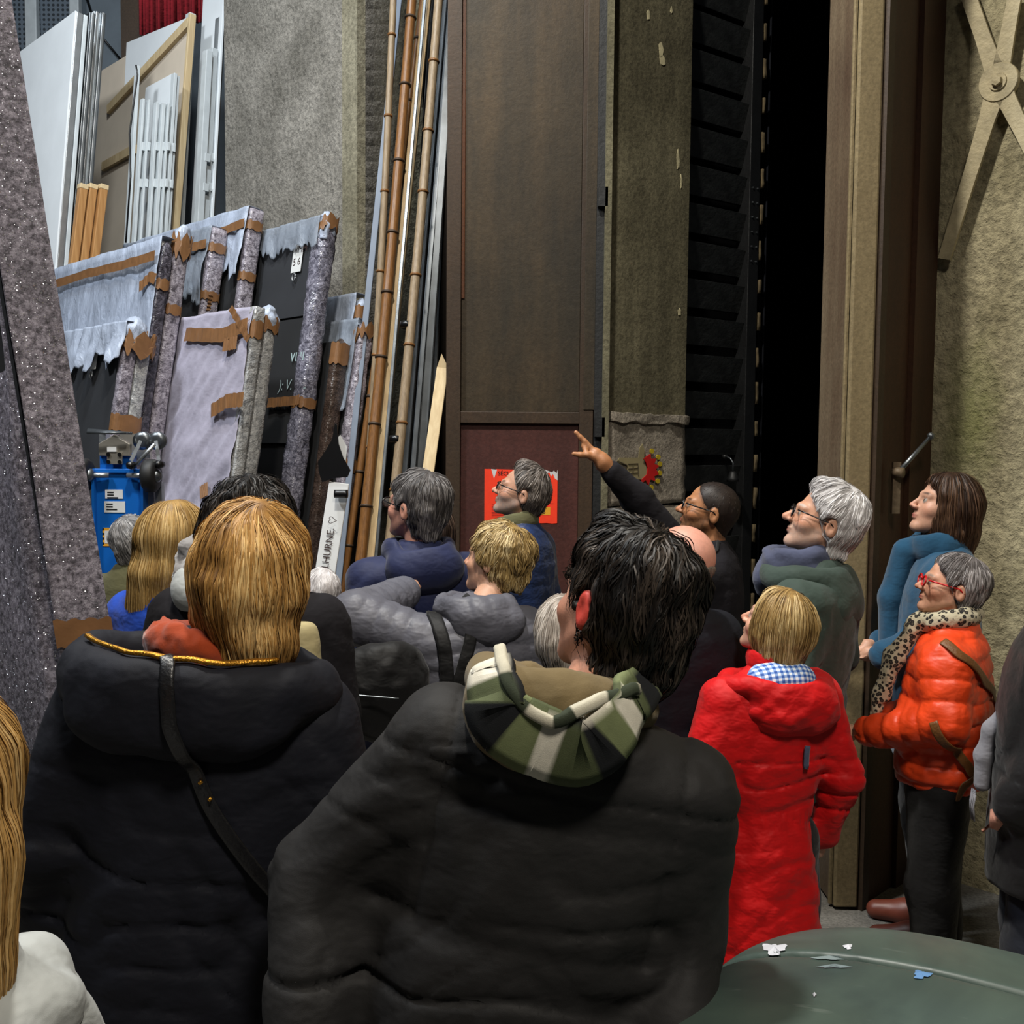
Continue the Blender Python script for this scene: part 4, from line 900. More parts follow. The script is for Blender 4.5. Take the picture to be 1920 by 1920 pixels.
# ---------------------------------------------------------------- sparkling cloth-covered panel at the near left
GY = 2.55
def glit():
    r0 = P(205, 1160, GY); t0 = P(22, 0, GY+.05); d = (t0-r0)/np.linalg.norm(t0-r0)
    base = r0-d*(r0[2]/d[2]); H = 3.4/d[2]
    e = empty('sparkle_panel', tuple(base), label='tall leaning panel wrapped in dark sparkling cloth, near left edge', cat='panel')
    ax = np.array([-.90, -.436, 0]); fx = np.array([-.80, .6, 0]); fx = fx/np.linalg.norm(fx)
    # section path (plan): from the right back corner along the end face to the near corner, then along the broad face
    plan = []
    for t in np.linspace(0, 1, 22): plan.append(ax*.125*t)
    c = plan[-1]
    for t in np.linspace(0, 1, 60)[1:]: plan.append(c+fx*1.6*t-np.array([.6, .8, 0])*.0)
    plan = np.array(plan); nu = 150; v = []; s_ = np.r_[0, np.cumsum(np.linalg.norm(np.diff(plan, axis=0), axis=1))]
    tg = np.gradient(plan, axis=0); tg /= np.linalg.norm(tg, axis=1)[:, None]; nr = np.stack([-tg[:, 1], tg[:, 0], 0*tg[:, 0]], 1)
    q = np.stack([np.repeat(s_, nu)*7, np.tile(np.linspace(0, H, nu), len(plan))*.9, np.zeros(len(plan)*nu)], 1)
    amp = np.repeat(np.clip((s_-.1)/.12, 0.12, 1), nu)
    dsp = (.022*noise(q, 1, 3)+.014*noise(q*2.3, 1, 5))*amp+.0025*noise(q*6, 1, 8)
    crease = -.03*np.exp(-((np.repeat(s_, nu)-.15)/.014)**2)
    V = np.repeat(plan, nu, 0)+np.tile(np.linspace(0, H, nu), len(plan))[:, None]*d-np.repeat(nr, nu, 0)*(-(dsp+crease))[:, None]
    F = [(i*nu+j, i*nu+j+1, (i+1)*nu+j+1, (i+1)*nu+j) for i in range(len(plan)-1) for j in range(nu-1)]
    o = pydata('cloth', V, F, MP['glit'], e, True); o.modifiers.new('t', 'SOLIDIFY').thickness = .004
    core = MB(); a = plan[0]*.0+np.array([-.02, .03, 0]); core.frame_box(a, ax*.12, fx*1.6, d*(H-.02)); core.build('core', MP['board2'], e)
    # brown tape across the end face
    tv = []
    for i in range(14):
        p = ax*(.135*i/13-.004)-nr[5]*(-.010)
        for z_ in (-.035, .035):
            u = (r0[2]-.03+z_)/d[2]+.004*math.sin(i*1.7)-.0*i
            tv.append(p+d*u)
    o = pydata('tape', tv, [(2*i, 2*i+1, 2*i+3, 2*i+2) for i in range(13)], MP['tape'], e, False)
glit()
# ---------------------------------------------------------------- people
def rotz(a): c, s = math.cos(a), math.sin(a); return np.array([[c, -s, 0], [s, c, 0], [0, 0, 1.0]])
def rotx(a): c, s = math.cos(a), math.sin(a); return np.array([[1, 0, 0], [0, c, -s], [0, s, c.real]])
def roty(a): c, s = math.cos(a), math.sin(a); return np.array([[c, 0, s], [0, 1, 0], [-s, 0, c]])
PIV = np.array([0, 0, .92])
M_SKIN = M_vcol('skin', .48, .4, .12, .08, 90, .12, 260)
M_HAIR = M_vcol('hair', .5, .3, 0, .12, 120, 0)
def headsdf(q, nose=1.0, jaw=1.0):
    x = np.abs(q[:, 0]); qa = q.copy(); qa[:, 0] = x
    d = ell(q, (0, -.012, .026), (.0755, .098, .089))
    d = smin(d, ell(q, (0, .028, -.040), (.060, .066, .076)), .03)
    d = smin(d, cone(qa, (.050, .0, -.052), (.014, .070, -.098), .017*jaw, .017*jaw), .022)
    d = smin(d, ell(q, (0, .074, -.100), (.022, .018, .016)), .014)
    d = smin(d, cone(qa, (.0, .088, .018), (.040, .074, .016), .011, .011), .014)
    d = smin(d, ell(qa, (.043, .055, -.030), (.022, .024, .022)), .02)
    d = smax(d, -ell(qa, (.031, .104, -.003), (.019, .020, .013)), .010)
    d = smin(d, ell(qa, (.031, .077, -.003), (.0125, .0125, .0125)), .002)
    d = smin(d, cone(q, (0, .090, .004), (0, .108+.006*nose, -.030), .007, .0105*nose), .010)
    d = smin(d, ell(qa, (.0125, .101, -.034), (.008, .011, .008)), .006)
    d = smin(d, ell(q, (0, .0895, -.0585), (.022, .009, .0055)), .006)
    d = smin(d, ell(q, (0, .0875, -.0690), (.019, .010, .0060)), .005)
    # ears
    e = ell(qa, (.080, -.018, -.010), (.0085, .0185, .031), roty(.0) @ rotx(-.2)); e = smax(e, -ell(qa, (.090, -.013, -.010), (.008, .0105, .020)), .004)
    d = smin(d, e, .005)
    return d
def skincol(q, c, lips='#9a5a52', beard=None, brow='#4a3a30', bk=.0, ear=None, iris='#3a2a20', scalp=None, wrinkle=0):
    c = hexc(c); n = len(q); out = np.tile(c, (n, 1)).astype(np.float32); x = np.abs(q[:, 0]); qa = q.copy(); qa[:, 0] = x
    def mixin(col, m): out[:] = out*(1-m[:, None])+np.asarray(col)[None]*m[:, None]
    red = c*np.array([1.12, .78, .74])
    mixin(red, .5*np.exp(-((qa-np.array([.045, .065, -.035]))**2).sum(1)/.0005)); mixin(red, .5*np.exp(-((q-np.array([0, .112, -.03]))**2).sum(1)/.0003))
    if beard is not None:
        m = sst(-.028, -.05, q[:, 2]-.25*np.clip(.06-q[:, 1], 0, .1))*sst(-.03, .01, q[:, 1])*sst(-.14, -.115, q[:, 2]); m = m*(.75+.25*noise(q, 160, 3))*bk
        mixin(hexc(beard), np.clip(m, 0, 1))
    mixin(hexc(lips), np.clip(1.4-1.4*np.sqrt((q[:, 0]/.024)**2+((q[:, 1]-.097)/.016)**2+((q[:, 2]+.0635)/.0105)**2)*.85, 0, 1))
    b = np.sqrt(((x-.032)/.022)**2+((q[:, 2]-.019-.004*np.cos((x-.03)*60))/.0055)**2+((q[:, 1]-.088)/.03)**2); mixin(hexc(brow), np.clip(1.5-1.2*b, 0, 1)*.85)
    e = np.linalg.norm(qa-np.array([.031, .077, -.003]), axis=1)
    ins = (e < .0135) & (q[:, 1] > .082) & (np.abs(q[:, 2]+.003) < .0075); out[ins] = hexc('#9c9188')
    ir = ins & (np.hypot(x-.031, q[:, 2]+.003) < .0058); out[ir] = hexc(iris)
    lid = (e < .016) & (q[:, 1] > .08) & (np.abs(q[:, 2]-.006) < .002); out[lid] = c*.45
    if ear is not None: mixin(hexc(ear), sst(.072, .08, x)*(np.abs(q[:, 1]+.018) < .03)*.9)
    if scalp is not None: mixin(hexc(scalp), .8*scalp_mask(q)*(x < .0775)*(.85+.3*noise(q, 220, 4)))
    return out
def scalp_mask(q): return sst(.0, .02, -(q[:, 1]-np.interp(q[:, 2], [-.1, -.05, -.02, .02, .05, .1], [-.05, -.03, .02, .045, .07, .075])))*sst(-.10, -.08, q[:, 2])
HM = dict(relax=((.235, -.045, 1.10), (.245, .045, .87)), fold=((.25, -.02, 1.11), (.10, .19, 1.06)), pocket=((.265, -.05, 1.11), (.20, .10, .92)), hold=((.235, .0, 1.10), (.07, .22, 1.16)))
class Person:
    def __init__(s, label, head_px, ppm, yaw=0, lean=(0, 0), head=(0, 0, 0), arms=('relax', 'relax'), group=None, wide=1.0, neck=(0, 0, 0)):
        s.lf, s.ls = math.radians(lean[0]), math.radians(lean[1]); s.wide = wide
        hy, hp, hr = map(math.radians, head); s.Rh = rotz(hy) @ rotx(hp) @ roty(hr)
        s.Ho = s.fwd(np.array([0, -.012, 1.485]))+np.array(neck)+s.Rh @ np.array([0, .030, .100])
        s.Rb = rotz(math.radians(yaw)); tgt = P(head_px[0], head_px[1], FPX/ppm)
        s.k = tgt[2]/s.Ho[2]; s.root = tgt-s.k*(s.Rb @ s.Ho); s.root[2] = 0
        s.e = empty('person', tuple(s.root), math.radians(yaw), label, 'person', group); s.e.scale = (s.k,)*3
        s.gl = s.Rh.T @ np.array([0, 0, -1.0]); s.Y = FPX/ppm; s.ppm = ppm
        s.arm = []
        for sg, a in zip((-1, 1), arms):
            if isinstance(a, str): a = [np.array(p)*np.array([sg, 1, 1]) for p in HM[a]]
            else: a = [s.inv(np.array([s.loc(*p)]))[0] if len(p) == 3 and abs(p[0]) > 3 else np.array(p, float) for p in a]
            s.arm.append([np.array([sg*.166*wide, -.012, 1.345]), a[0], a[1]])
    def loc(s, px, py, Y=None): return s.Rb.T @ (P(px, py, Y or s.Y)-s.root)/s.k
    def fwd(s, p):
        w = float(sst(.78, 1.08, np.array([p[2]]))[0]); return PIV+roty(s.ls*w) @ rotx(-s.lf*w) @ (p-PIV)
    def inv(s, p):
        if s.lf == 0 and s.ls == 0: return p
        q = p-PIV.astype(np.float32); w = sst(.78, 1.08, p[:, 2]); a = -s.ls*w; c, n = np.cos(a), np.sin(a)
        x = q[:, 0]*c+q[:, 2]*n; z = -q[:, 0]*n+q[:, 2]*c; y = q[:, 1]
        b = s.lf*w; c, n = np.cos(b), np.sin(b); y2 = y*c-z*n; z2 = y*n+z*c
        return np.stack([x, y2, z2], 1)+PIV.astype(np.float32)
    def hl(s, p): return ((p-s.Ho.astype(np.float32)) @ s.Rh).astype(np.float32)
    # ---- body: one continuous surface
    def body(s, skin='#c99b80', res=.006, hand=None, fingers=None, nose=1, jaw=1, handfine=None, **kw):
        nb = s.fwd(np.array([0, -.03, 1.40])); hn = s.Ho+s.Rh @ np.array([0, -.028, -.062])
        A = s.arm
        def f(p):
            q = s.inv(p)
            d = loft(q, [(.86, 0, 0, .15, .095), (1.0, 0, 0, .135, .09), (1.2, 0, 0, .145, .095), (1.32, 0, -.01, .15, .09), (1.40, 0, -.02, .09, .06), (1.44, 0, -.02, .05, .045)], 2.2)
            for a in A:
                sh = a[0]*np.array([.9, 1, 1]); dr = (a[2]-a[1])/np.linalg.norm(a[2]-a[1]); e = chain(q, [sh, a[1], a[2]], [.045, .036, .026])
                e = smin(e, ell(q, a[2]+dr*.05, (.026, .026, .036)), .02); d = smin(d, e, .03)
                if a is not A[0] or fingers is None:
                    side = np.cross(dr, np.array([0, 0, 1.0]) if abs(dr[2]) < .8 else np.array([0, 1.0, 0])); side /= np.linalg.norm(side)
                    for j in range(4): o = side*(.0165*(j-1.5)); b0 = a[2]+dr*.075+o; cv = np.array([0, .012, -.012]); d = smin(d, chain(q, [b0, b0+dr*.035+cv*.3, b0+dr*(.058-.004*abs(j-1.4))+cv], [.0085, .008, .007], .004), .006)
                    d = smin(d, cone(q, a[2]+dr*.03-side*.02, a[2]+dr*.072-side*.045, .010, .008), .008)
            for sg in (-1, 1): d = smin(d, chain(q, [(sg*.085, 0, .86), (sg*.09, .01, .48), (sg*.09, -.02, .09)], [.08, .055, .038]), .03); d = smin(d, chain(p, [(sg*.09, -.03, .045), (sg*.10, .14, .03)], [.032, .024]), .03)
            h = smin(headsdf(s.hl(p), nose, jaw), cone(p, hn, nb, .050, .056), .018)
            d = smin(d, h, .02)
            if fingers is not None: d = smin(d, fingers(p), .006)
            return d
        s.fb = f; H = s.Ho; pts = np.array([x for a in A for x in (s.fwd(a[1]), s.fwd(a[2]))]+[H])
        lo = np.minimum(pts.min(0)-.16, [-.28, -.2, -.01]); hi = np.maximum(pts.max(0)+.16, [.28, .25, H[2]+.14]); lo[2] = -.01
        fine = [[(H[i]-.125, H[i]+.125, res)] for i in range(3)]
        if handfine is not None:
            for i in range(3): fine[i].append((handfine[i]-.13, handfine[i]+.13, .0045))
        col = lambda v: skincol(s.hl(v), skin, **kw)
        return sdfobj("body", f, lo, hi, .03, M_SKIN, s.e, fine, col)
    # ---- generic sdf child
    def part(s, name, f, lo, hi, h, mat, col=None, warp=False, parent=None):
        g = (lambda p: f(s.inv(p))) if warp else f
        return sdfobj(name, g, lo, hi, h, mat, parent or s.e, None, col)
    # ---- coat or jacket
    def coat(s, mat, hem=.72, secs=None, sl=(.078, .066, .052), h=.012, fold=.006, fs=(9, 9, 4), quilt=None, squilt=None, seed=0, name='jacket', bulk=1.0, extra=None, collar=True, kk=.055, cuff=.92, trunc=None):
        w = s.wide*bulk; b = bulk
        secs = secs or [(hem, 0, .0, .205*w, .145*b), (.95, 0, 0, .20*w, .14*b), (1.15, 0, -.005, .20*w, .14*b), (1.28, 0, -.012, .200*w, .132*b), (1.36, 0, -.02, .178*w, .115*b), (1.41, 0, -.025, .135*w, .095*b), (1.45, 0, -.02, .085, .075), (1.48, 0, -.012, .07, .07)]
        A = s.arm
        def f0(q, fine=True):
            d = loft(q, secs, 2.35, .02)
            if quilt:
                pz, am = quilt[:2]; ph = q[:, 2]/pz+(quilt[2]*np.abs(q[:, 0]) if len(quilt) > 2 else 0)+.06*noise(q, 6, seed)
                d = d-am*((np.abs(np.sin(np.pi*ph))+.01)**.4-.5)
            for a in A:
                wr = a[1]+(a[2]-a[1])*cuff
                e1, t1 = cone(q, a[0], a[1], sl[0]*b, sl[1]*b, True); e2, t2 = cone(q, a[1], wr, sl[1]*b, sl[2]*b, True)
                if squilt:
                    l1 = np.linalg.norm(a[1]-a[0]); l2 = np.linalg.norm(wr-a[1])
                    e1 = e1-squilt[1]*((np.abs(np.sin(np.pi*t1*l1/squilt[0]))+.01)**.4-.5); e2 = e2-squilt[1]*((np.abs(np.sin(np.pi*(t2*l2+l1)/squilt[0]))+.01)**.4-.5)
                d = smin(d, smin(e1, e2, .03), kk)
            if extra is not None: d = extra(q, d)
            if fine and fold:
                qw = q+np.stack([noise(q, 5, seed+k) for k in (11, 12, 13)], 1)*.05
                a1 = noise(qw, np.array([4.5, 4.5, 15]), seed+5); sg = np.where(q[:, 0] > 0, 1, -1)
                dg = np.stack([qw[:, 0]*4.5, qw[:, 1]*4.5, (qw[:, 2]+.9*np.abs(q[:, 0]))*13+3*sg], 1); a2 = noise(dg, 1, seed+6)
                wz = .35+.65*np.exp(-((q[:, 2]-1.03)/.11)**2)+.4*np.exp(-((q[:, 2]-.75)/.12)**2)
                d = d+fold*(.75*wz*np.exp(-(a1/.17)**2)+.6*np.exp(-(a2/.15)**2)*(.5+.5*noise(q, 4, seed+7))+.8*noise(q, fs, seed)+.35*noise(q, np.array(fs)*2.2, seed+1)+.15*noise(q, np.array(fs)*5, seed+2))
            return d
        s.fj = lambda p: f0(s.inv(p)); s.fj0 = lambda p: f0(s.inv(p), False)
        pts = np.array([s.fwd(np.array([x, 0, z])) for x in (-.25*w, .25*w) for z in (hem, 1.2, 1.5)]+[s.fwd(x) for a in A for x in a])
        lo = pts.min(0)-.13; hi = pts.max(0)+.13; lo[1] = min(lo[1], -.24*b); hi[1] = max(hi[1], .24*b); lo[2] = max(lo[2], hem-.03 if trunc is None else trunc)
        return sdfobj(name, s.fj, lo, hi, h, mat, s.e)
    def trousers(s, mat, h=.02, r=(.105, .085, .065), z0=.10, top=.98, fold=.006):
        def f(p):
            d = ell(p, (0, 0, .88), (.165*s.wide, .125, .13))
            for sg in (-1, 1): d = smin(d, chain(p, [(sg*.085, 0, .84), (sg*.095, .012, .48), (sg*.095, -.015, z0)], list(r)), .03)
            d = smax(d, z0-p[:, 2], .01); d = smax(d, p[:, 2]-top, .02)
            return d+fold*(noise(p, (10, 10, 7), 3)+.5*noise(p, (22, 22, 16), 4))
        return sdfobj('trousers', f, (-.26, -.2, z0-.03), (.26, .2, 1.03), h, mat, s.e)
    def shoes(s, mat, h=.012):
        for sg in (-1, 1):
            f = lambda p: smax(smin(chain(p, [(sg*.095, -.05, .05), (sg*.10, .06, .042), (sg*.11, .17, .032)], [.046, .045, .036], .03), cone(p, (sg*.093, -.03, .05), (sg*.093, -.02, .12), .045, .048), .03), -p[:, 2], .004)
            sdfobj('shoe', f, (sg*.1-.09, -.13, -.01), (sg*.1+.09, .24, .17), h, mat, s.e)
    # ---- hair: cap volume plus combed locks
    def hair(s, cols, t=(.012, .012, .014), yl=None, zmin=-.10, lobes=(), ear=True, lump=.004, lsc=30, N=900, L=.07, r=.0016, steps=8, crown=(0, -.045, .12), grav=.5, h=.006, seed=0, curl=0, fwdflow=0, whirl=0, off=.002, cut=None, rmin=.25, sweep=(0, 0, 0), jit=.5):
        N = int(N*1.9); r = r*.62
        yl = yl or [(-.12, -.05), (-.07, -.035), (-.03, -.005), (.0, .02), (.03, .045), (.06, .066), (.09, .072), (.13, .075)]
        yz, yy = zip(*yl); c0, c1, c2 = [hexc(c) for c in cols]; gl = s.gl
        R = np.array([.0755+t[0], .098+t[1], .089+t[2]])
        def f(q):
            qa = q.copy(); qa[:, 0] = np.abs(q[:, 0])
            d = ell(q, (0, -.012, .026), R); d = smin(d, cone(q, (0, -.05, .0), (0, -.052, -.07), .052+t[1], .040+t[1]), .03)
            d = smax(d, (q[:, 1]-np.interp(q[:, 2], yz, yy))*.8, .012); d = smax(d, zmin-q[:, 2], .012)
            if ear: d = smax(d, -ell(qa, (.088, -.010, -.014), (.022, .024, .036)), .008)
            for lb in lobes:
                e = ell(q, *lb[1:]) if lb[0] == 'e' else cone(q, *lb[1:]); d = smin(d, e, .025)
            if cut is not None: d = cut(q, d)
            return d-lump*(noise(q, lsc, seed)+.6*noise(q, lsc*2.1, seed+1))
        ext = [np.array([-.13, -.16, zmin-.04]), np.array([.13, .13, .16])]
        for lb in lobes:
            for c, rr in ((lb[1], max(np.atleast_1d(lb[2]))),) if lb[0] == 'e' else ((lb[1], lb[3]), (lb[2], lb[4])):
                ext[0] = np.minimum(ext[0], np.array(c)-rr-.02); ext[1] = np.maximum(ext[1], np.array(c)+rr+.02)
        v, F = surfnet(f, ext[0], ext[1], h, proj=1)
        rng = np.random.default_rng(seed+100); sel = rng.integers(0, len(v), N); p = v[sel].astype(np.float32)
        cr = np.array(crown); o_ = off*rng.uniform(-.6, 1.4, N); path = []; nrm = []; st = L/steps*rng.uniform(.6, 1.25, N)
        ph = rng.uniform(0, 6.28, N); jd = rng.normal(0, 1, (N, 3)); jd /= np.linalg.norm(jd, axis=1)[:, None]
        for i in range(steps+1):
            d, g = grad(f, p); path.append(p.copy()); nrm.append(g)
            w = p-cr; w /= np.linalg.norm(w, axis=1)[:, None]+1e-6
            fl = w+grav*gl+np.array(sweep)+whirl*np.cross(g, w)+np.array([0, fwdflow, 0])+jit*.3*jd
            if curl: fl = fl+curl*np.cross(g, w)*np.sin(ph+i*.9)[:, None]+curl*.6*g*np.cos(ph+i*.9)[:, None]
            fl = fl-g*(fl*g).sum(1)[:, None]*.95; fl /= np.linalg.norm(fl, axis=1)[:, None]+1e-6
            p = p+fl*st[:, None]; d = f(p.astype(np.float32)); on = (d < .02)
            p = (p-g*((d-o_)*.7*on)[:, None]).astype(np.float32)
        path = np.array(path); nrm = np.array(nrm)
        if ear:
            pa = path.reshape(-1, 3).astype(np.float32).copy(); pa[:, 0] = np.abs(pa[:, 0]); kp = ~((ell(pa, (.092, -.012, -.014), (.03, .024, .036)) < 0).reshape(path.shape[:2]).any(0))
            path = path[:, kp]; nrm = nrm[:, kp]; N = int(kp.sum())
        tan = np.gradient(path, axis=0); tan /= np.linalg.norm(tan, axis=2)[..., None]+1e-9
        bn_ = np.cross(tan, nrm); bn_ /= np.linalg.norm(bn_, axis=2)[..., None]+1e-9
        tt = np.linspace(0, 1, steps+1); rad = r*np.clip(np.minimum(rmin+4*tt, 1)*np.minimum(1, (1-tt)*2.2+.12), .05, 1)
        rr = rad[:, None]*rng.uniform(.6, 1.5, N)[None]
        tw = rng.uniform(-.7, .7, N)[None, :, None]; wd = bn_*np.cos(tw)+nrm*np.sin(tw); rings = np.stack([path+wd*rr[..., None], path-wd*rr[..., None]], 2)
        sv = rings.transpose(1, 0, 2, 3).reshape(-1, 3); b = len(v); K = (steps+1)*2
        q = []
        for i in range(steps):
            q.append([i*2, i*2+1, i*2+3, i*2+2])
        q = np.array(q); sf = (q[None]+(np.arange(N)*K)[:, None, None]).reshape(-1, 4)+b
        V = np.concatenate([v, sv]); V = (V @ s.Rh.T)+s.Ho
        me = bigmesh('hair', V, np.concatenate([F, sf])); o = link('hair', me, M_HAIR, s.e)
        rp = path[steps//2]; u = np.clip(.5*rng.random(N)+.28+.42*noise(rp, (26, 26, 14), seed+9)+.2*noise(rp, 60, seed+8), 0, 1); cl = np.where(u[:, None] < .5, c0+(c1-c0)*(u[:, None]*2), c1+(c2-c1)*(u[:, None]*2-1))
        bc = c0*.5+c1*.5; nb = noise(v.astype(np.float32), (60, 60, 8), seed)[:, None]; bcol = np.clip(bc+(c1-c0)*.5*nb, .002, 1)
        setcol(me, np.concatenate([bcol, np.repeat(cl, K, 0)])); return o
    def glasses(s, mat, w=.026, hgt=.019, r=.0022, lens=None, name='glasses'):
        def T_(v): return [tuple(s.Ho+s.Rh @ np.array(p)) for p in v]
        g = None; base = empty(name, (0, 0, 0)); base.parent = s.e
        m = MB()
        for sg in (-1, 1):
            m.tube(T_([(sg*.034+w*math.cos(a), .106-.10*abs(math.cos(a)*w*sg+sg*.034)**1.0*.35, -.004+hgt*math.sin(a)) for a in np.linspace(0, 2*math.pi, 25)]), r, 6)
            m.tube(T_([(sg*.060, .096, .004), (sg*.076, .06, .004), (sg*.083, -.01, .004), (sg*.084, -.03, -.01)]), r, 6)
        m.tube(T_([(-.009, .108, .002), (0, .112, .005), (.009, .108, .002)]), r, 6)
        o = m.build('frame', mat, base, True)
        ml = MB()
        for sg in (-1, 1):
            c = np.array([sg*.034, .094, -.004]); ml.add(T_([c]+[(sg*.034+w*.96*math.cos(a), .105-.035*abs(math.cos(a)*w*sg+sg*.034), -.004+hgt*.96*math.sin(a)) for a in np.linspace(0, 2*math.pi, 16)[:-1]]), [(0, 1+i, 1+(i+1) % 15) for i in range(15)])
        ml.build('lens', lens or MP['glass'], base, True); return base
    # ---- band lying on a surface
    def strap(s, name, pts, w, th, mat, f=None, off=.004, n=40, col=None, parent=None, closed=False, warp=True, smooth=2):
        f = f or s.fj0; pts = np.array([s.loc(*p) if abs(p[0]) > 3 else s.fwd(np.array(p, float)) for p in pts], np.float32)
        if closed: pts = np.vstack([pts, pts[:1]])
        tt = np.linspace(0, 1, len(pts)); t = np.linspace(0, 1, n); c = np.stack([np.interp(t, tt, pts[:, i]) for i in range(3)], 1).astype(np.float32)
        for _ in range(smooth*3): c[1:-1] = c[1:-1]*.5+.25*(c[:-2]+c[2:])
        for _ in range(6):
            d, g = grad(f, c); c = (c-g*(np.clip(d-off, -.08, .08)*.8)[:, None]).astype(np.float32)
        for _ in range(2): c[1:-1] = c[1:-1]*.5+.25*(c[:-2]+c[2:])
        d, g = grad(f, c)
        for _ in range(4): g[1:-1] = g[1:-1]*.5+.25*(g[:-2]+g[2:])
        g /= np.linalg.norm(g, axis=1)[:, None]
        tan = np.gradient(c, axis=0); tan /= np.linalg.norm(tan, axis=1)[:, None]+1e-9; b = np.cross(tan, g); b /= np.linalg.norm(b, axis=1)[:, None]
        m = 8; v = []; ws = w if not np.isscalar(w) else [w]*2; ww = np.interp(t, np.linspace(0, 1, len(ws)), ws)
        for i in range(n):
            for k in range(m):
                a = 2*math.pi*(k+.5)/m; ca, sa = math.cos(a), math.sin(a); e = .5
                v.append(c[i]+b[i]*math.copysign(abs(ca)**e, ca)*ww[i]/2+g[i]*(math.copysign(abs(sa)**e, sa)*th/2+th/2))
        fcs = [(i*m+k, i*m+(k+1) % m, (i+1)*m+(k+1) % m, (i+1)*m+k) for i in range(n-1) for k in range(m)]+[tuple(range(m-1, -1, -1)), tuple((n-1)*m+k for k in range(m))]
        o = pydata(name, v, fcs, mat, parent or s.e, True)
        if col is not None: setcol(o.data, np.array([col(i/(n-1), k) for i in range(n) for k in range(m)]))
        return o
MP['glass'] = (lambda k: (k.base((.8, .85, .85)).par(rough=.05, alpha=.16, spec=.8), k.m)[1])(NT('spectacle_glass'))
def fab(n, c, **kw): return M_fabric(n, c, **kw)
MB_ = MB
MP.update(black_cloth=fab('black_padded_cloth', '#1d1c1c', rough=.7, sheen=.0, fold=.2), navy_coat=fab('navy_cotton', '#0d0f19', rough=.75, sheen=.0), navy2=fab('deep_blue_jacket', '#1a2247', rough=.65, sheen=.15),
    red=fab('red_cotton', '#c00509', rough=.6, sheen=.05, fold=.3), orange=fab('orange_nylon', '#e0451a', rough=.42, sheen=0, fold=.2, spec=.5), greyq=fab('grey_nylon', '#62636d', rough=.45, sheen=0, fold=.35),
    green=fab('dark_green_cloth', '#33413a', rough=.75), greygreen=fab('grey_brown_cloth', '#4c4a48', rough=.8), blueq=fab('blue_quilted_nylon', '#22345e', rough=.45, fold=.5), tealcloth=fab('teal_blue_knit', '#1b4763', rough=.9, sheen=.2, weave=400),
    jeans=fab('dark_denim', '#20242f', rough=.9), blackt=fab('black_trouser_cloth', '#101012', rough=.85), olive=fab('olive_cloth', '#5c5a3e', rough=.85), royal=fab('royal_blue_cloth', '#1f4fc4', rough=.8), blackk=fab('black_knit', '#17151a', rough=.9, sheen=.0),
    shoe=M_plain('dark_leather', '#1c1714', .45), shoe_r=M_plain('reddish_leather', '#6b3527', .45), leather=M_plain('black_leather', '#141416', .35, 0, .2, 20, .2, 120), brown_l=M_plain('brown_leather', '#6b4522', .45, 0, .15, 20, .2, 120),
    gold=M_plain('gold_zip', '#d59a3a', .25, .9, .3, 200, .4, 300), metal_s=M_plain('silver_metal', '#b8b8b8', .25, .9), rustk=fab('rust_knit', '#9a3b16', rough=.95, sheen=.3, weave=300), beige=fab('beige_canvas', '#a79b74', rough=.85), grey_fur=fab('grey_fur', '#8f8c8c', rough=.95, sheen=.4, weave=200, fold=.8),
    whitec=fab('white_cotton', '#a5a8a6', rough=.85), slate=fab('slate_knit', '#474c63', rough=.9, sheen=.15), greys=fab('grey_wool', '#7d7d84', rough=.95, sheen=.2, weave=200), blackn=fab('black_nylon', '#0b0b0d', rough=.6), purple=M_plain('purple_cord', '#8a4a8a', .6), yel=M_plain('yellow_print', '#d8b818', .6),
    redplastic=M_plain('red_plastic', '#c4151c', .25), blackfr=M_plain('black_frame_plastic', '#121214', .25), brownhood=fab('brown_fleece', '#6a5b3e', rough=.9, sheen=.1, weave=400), vc=M_vcol('printed_cloth', .85, .3, 0, .08, 60, .2, 700), bluej=fab('blue_denim_jacket', '#2b4258', rough=.9))
def M_gingham():
    k = NT('blue_gingham'); s = k.n('ShaderNodeSeparateXYZ'); k.set(s.inputs[0], k.co(1))
    fx = k.math('GREATER_THAN', k.math('FRACT', k.math('MULTIPLY', s.outputs[0], 52)), .5); fz = k.math('GREATER_THAN', k.math('FRACT', k.math('MULTIPLY', k.math('ADD', s.outputs[2], k.math('MULTIPLY', s.outputs[1], .6)), 52)), .5)
    k.base(k.ramp(k.math('MULTIPLY', k.math('ADD', fx, fz), .5), [(0, hexc('#dfe3ea')), (.5, hexc('#7f9ed0')), (1, hexc('#2c539f'))], 'CONSTANT')).par(rough=.85)
    k.t.nodes[-1]; return k.m
MP['gingham'] = M_gingham()
for n_ in MP['gingham'].node_tree.nodes:
    if n_.type == 'VALTORGB': n_.color_ramp.elements[1].position = .3; n_.color_ramp.elements[2].position = .8
def M_leopard():
    k = NT('leopard_print'); v = k.n('ShaderNodeTexVoronoi'); k.set(v.inputs['Vector'], k.co(1)); v.inputs['Scale'].default_value = 62
    d = k.math('ADD', v.outputs['Distance'], k.math('MULTIPLY', k.math('SUBTRACT', k.noise(90, 3), .5), .35))
    k.base(k.ramp(d, [(.18, hexc('#4a4438')), (.24, hexc('#14110f')), (.42, hexc('#14110f')), (.5, hexc('#b5ac92'))])).par(rough=.9, sheen=.1); k.bump(k.noise(30, 3), .5, .01); return k.m
MP['leopard'] = M_leopard()
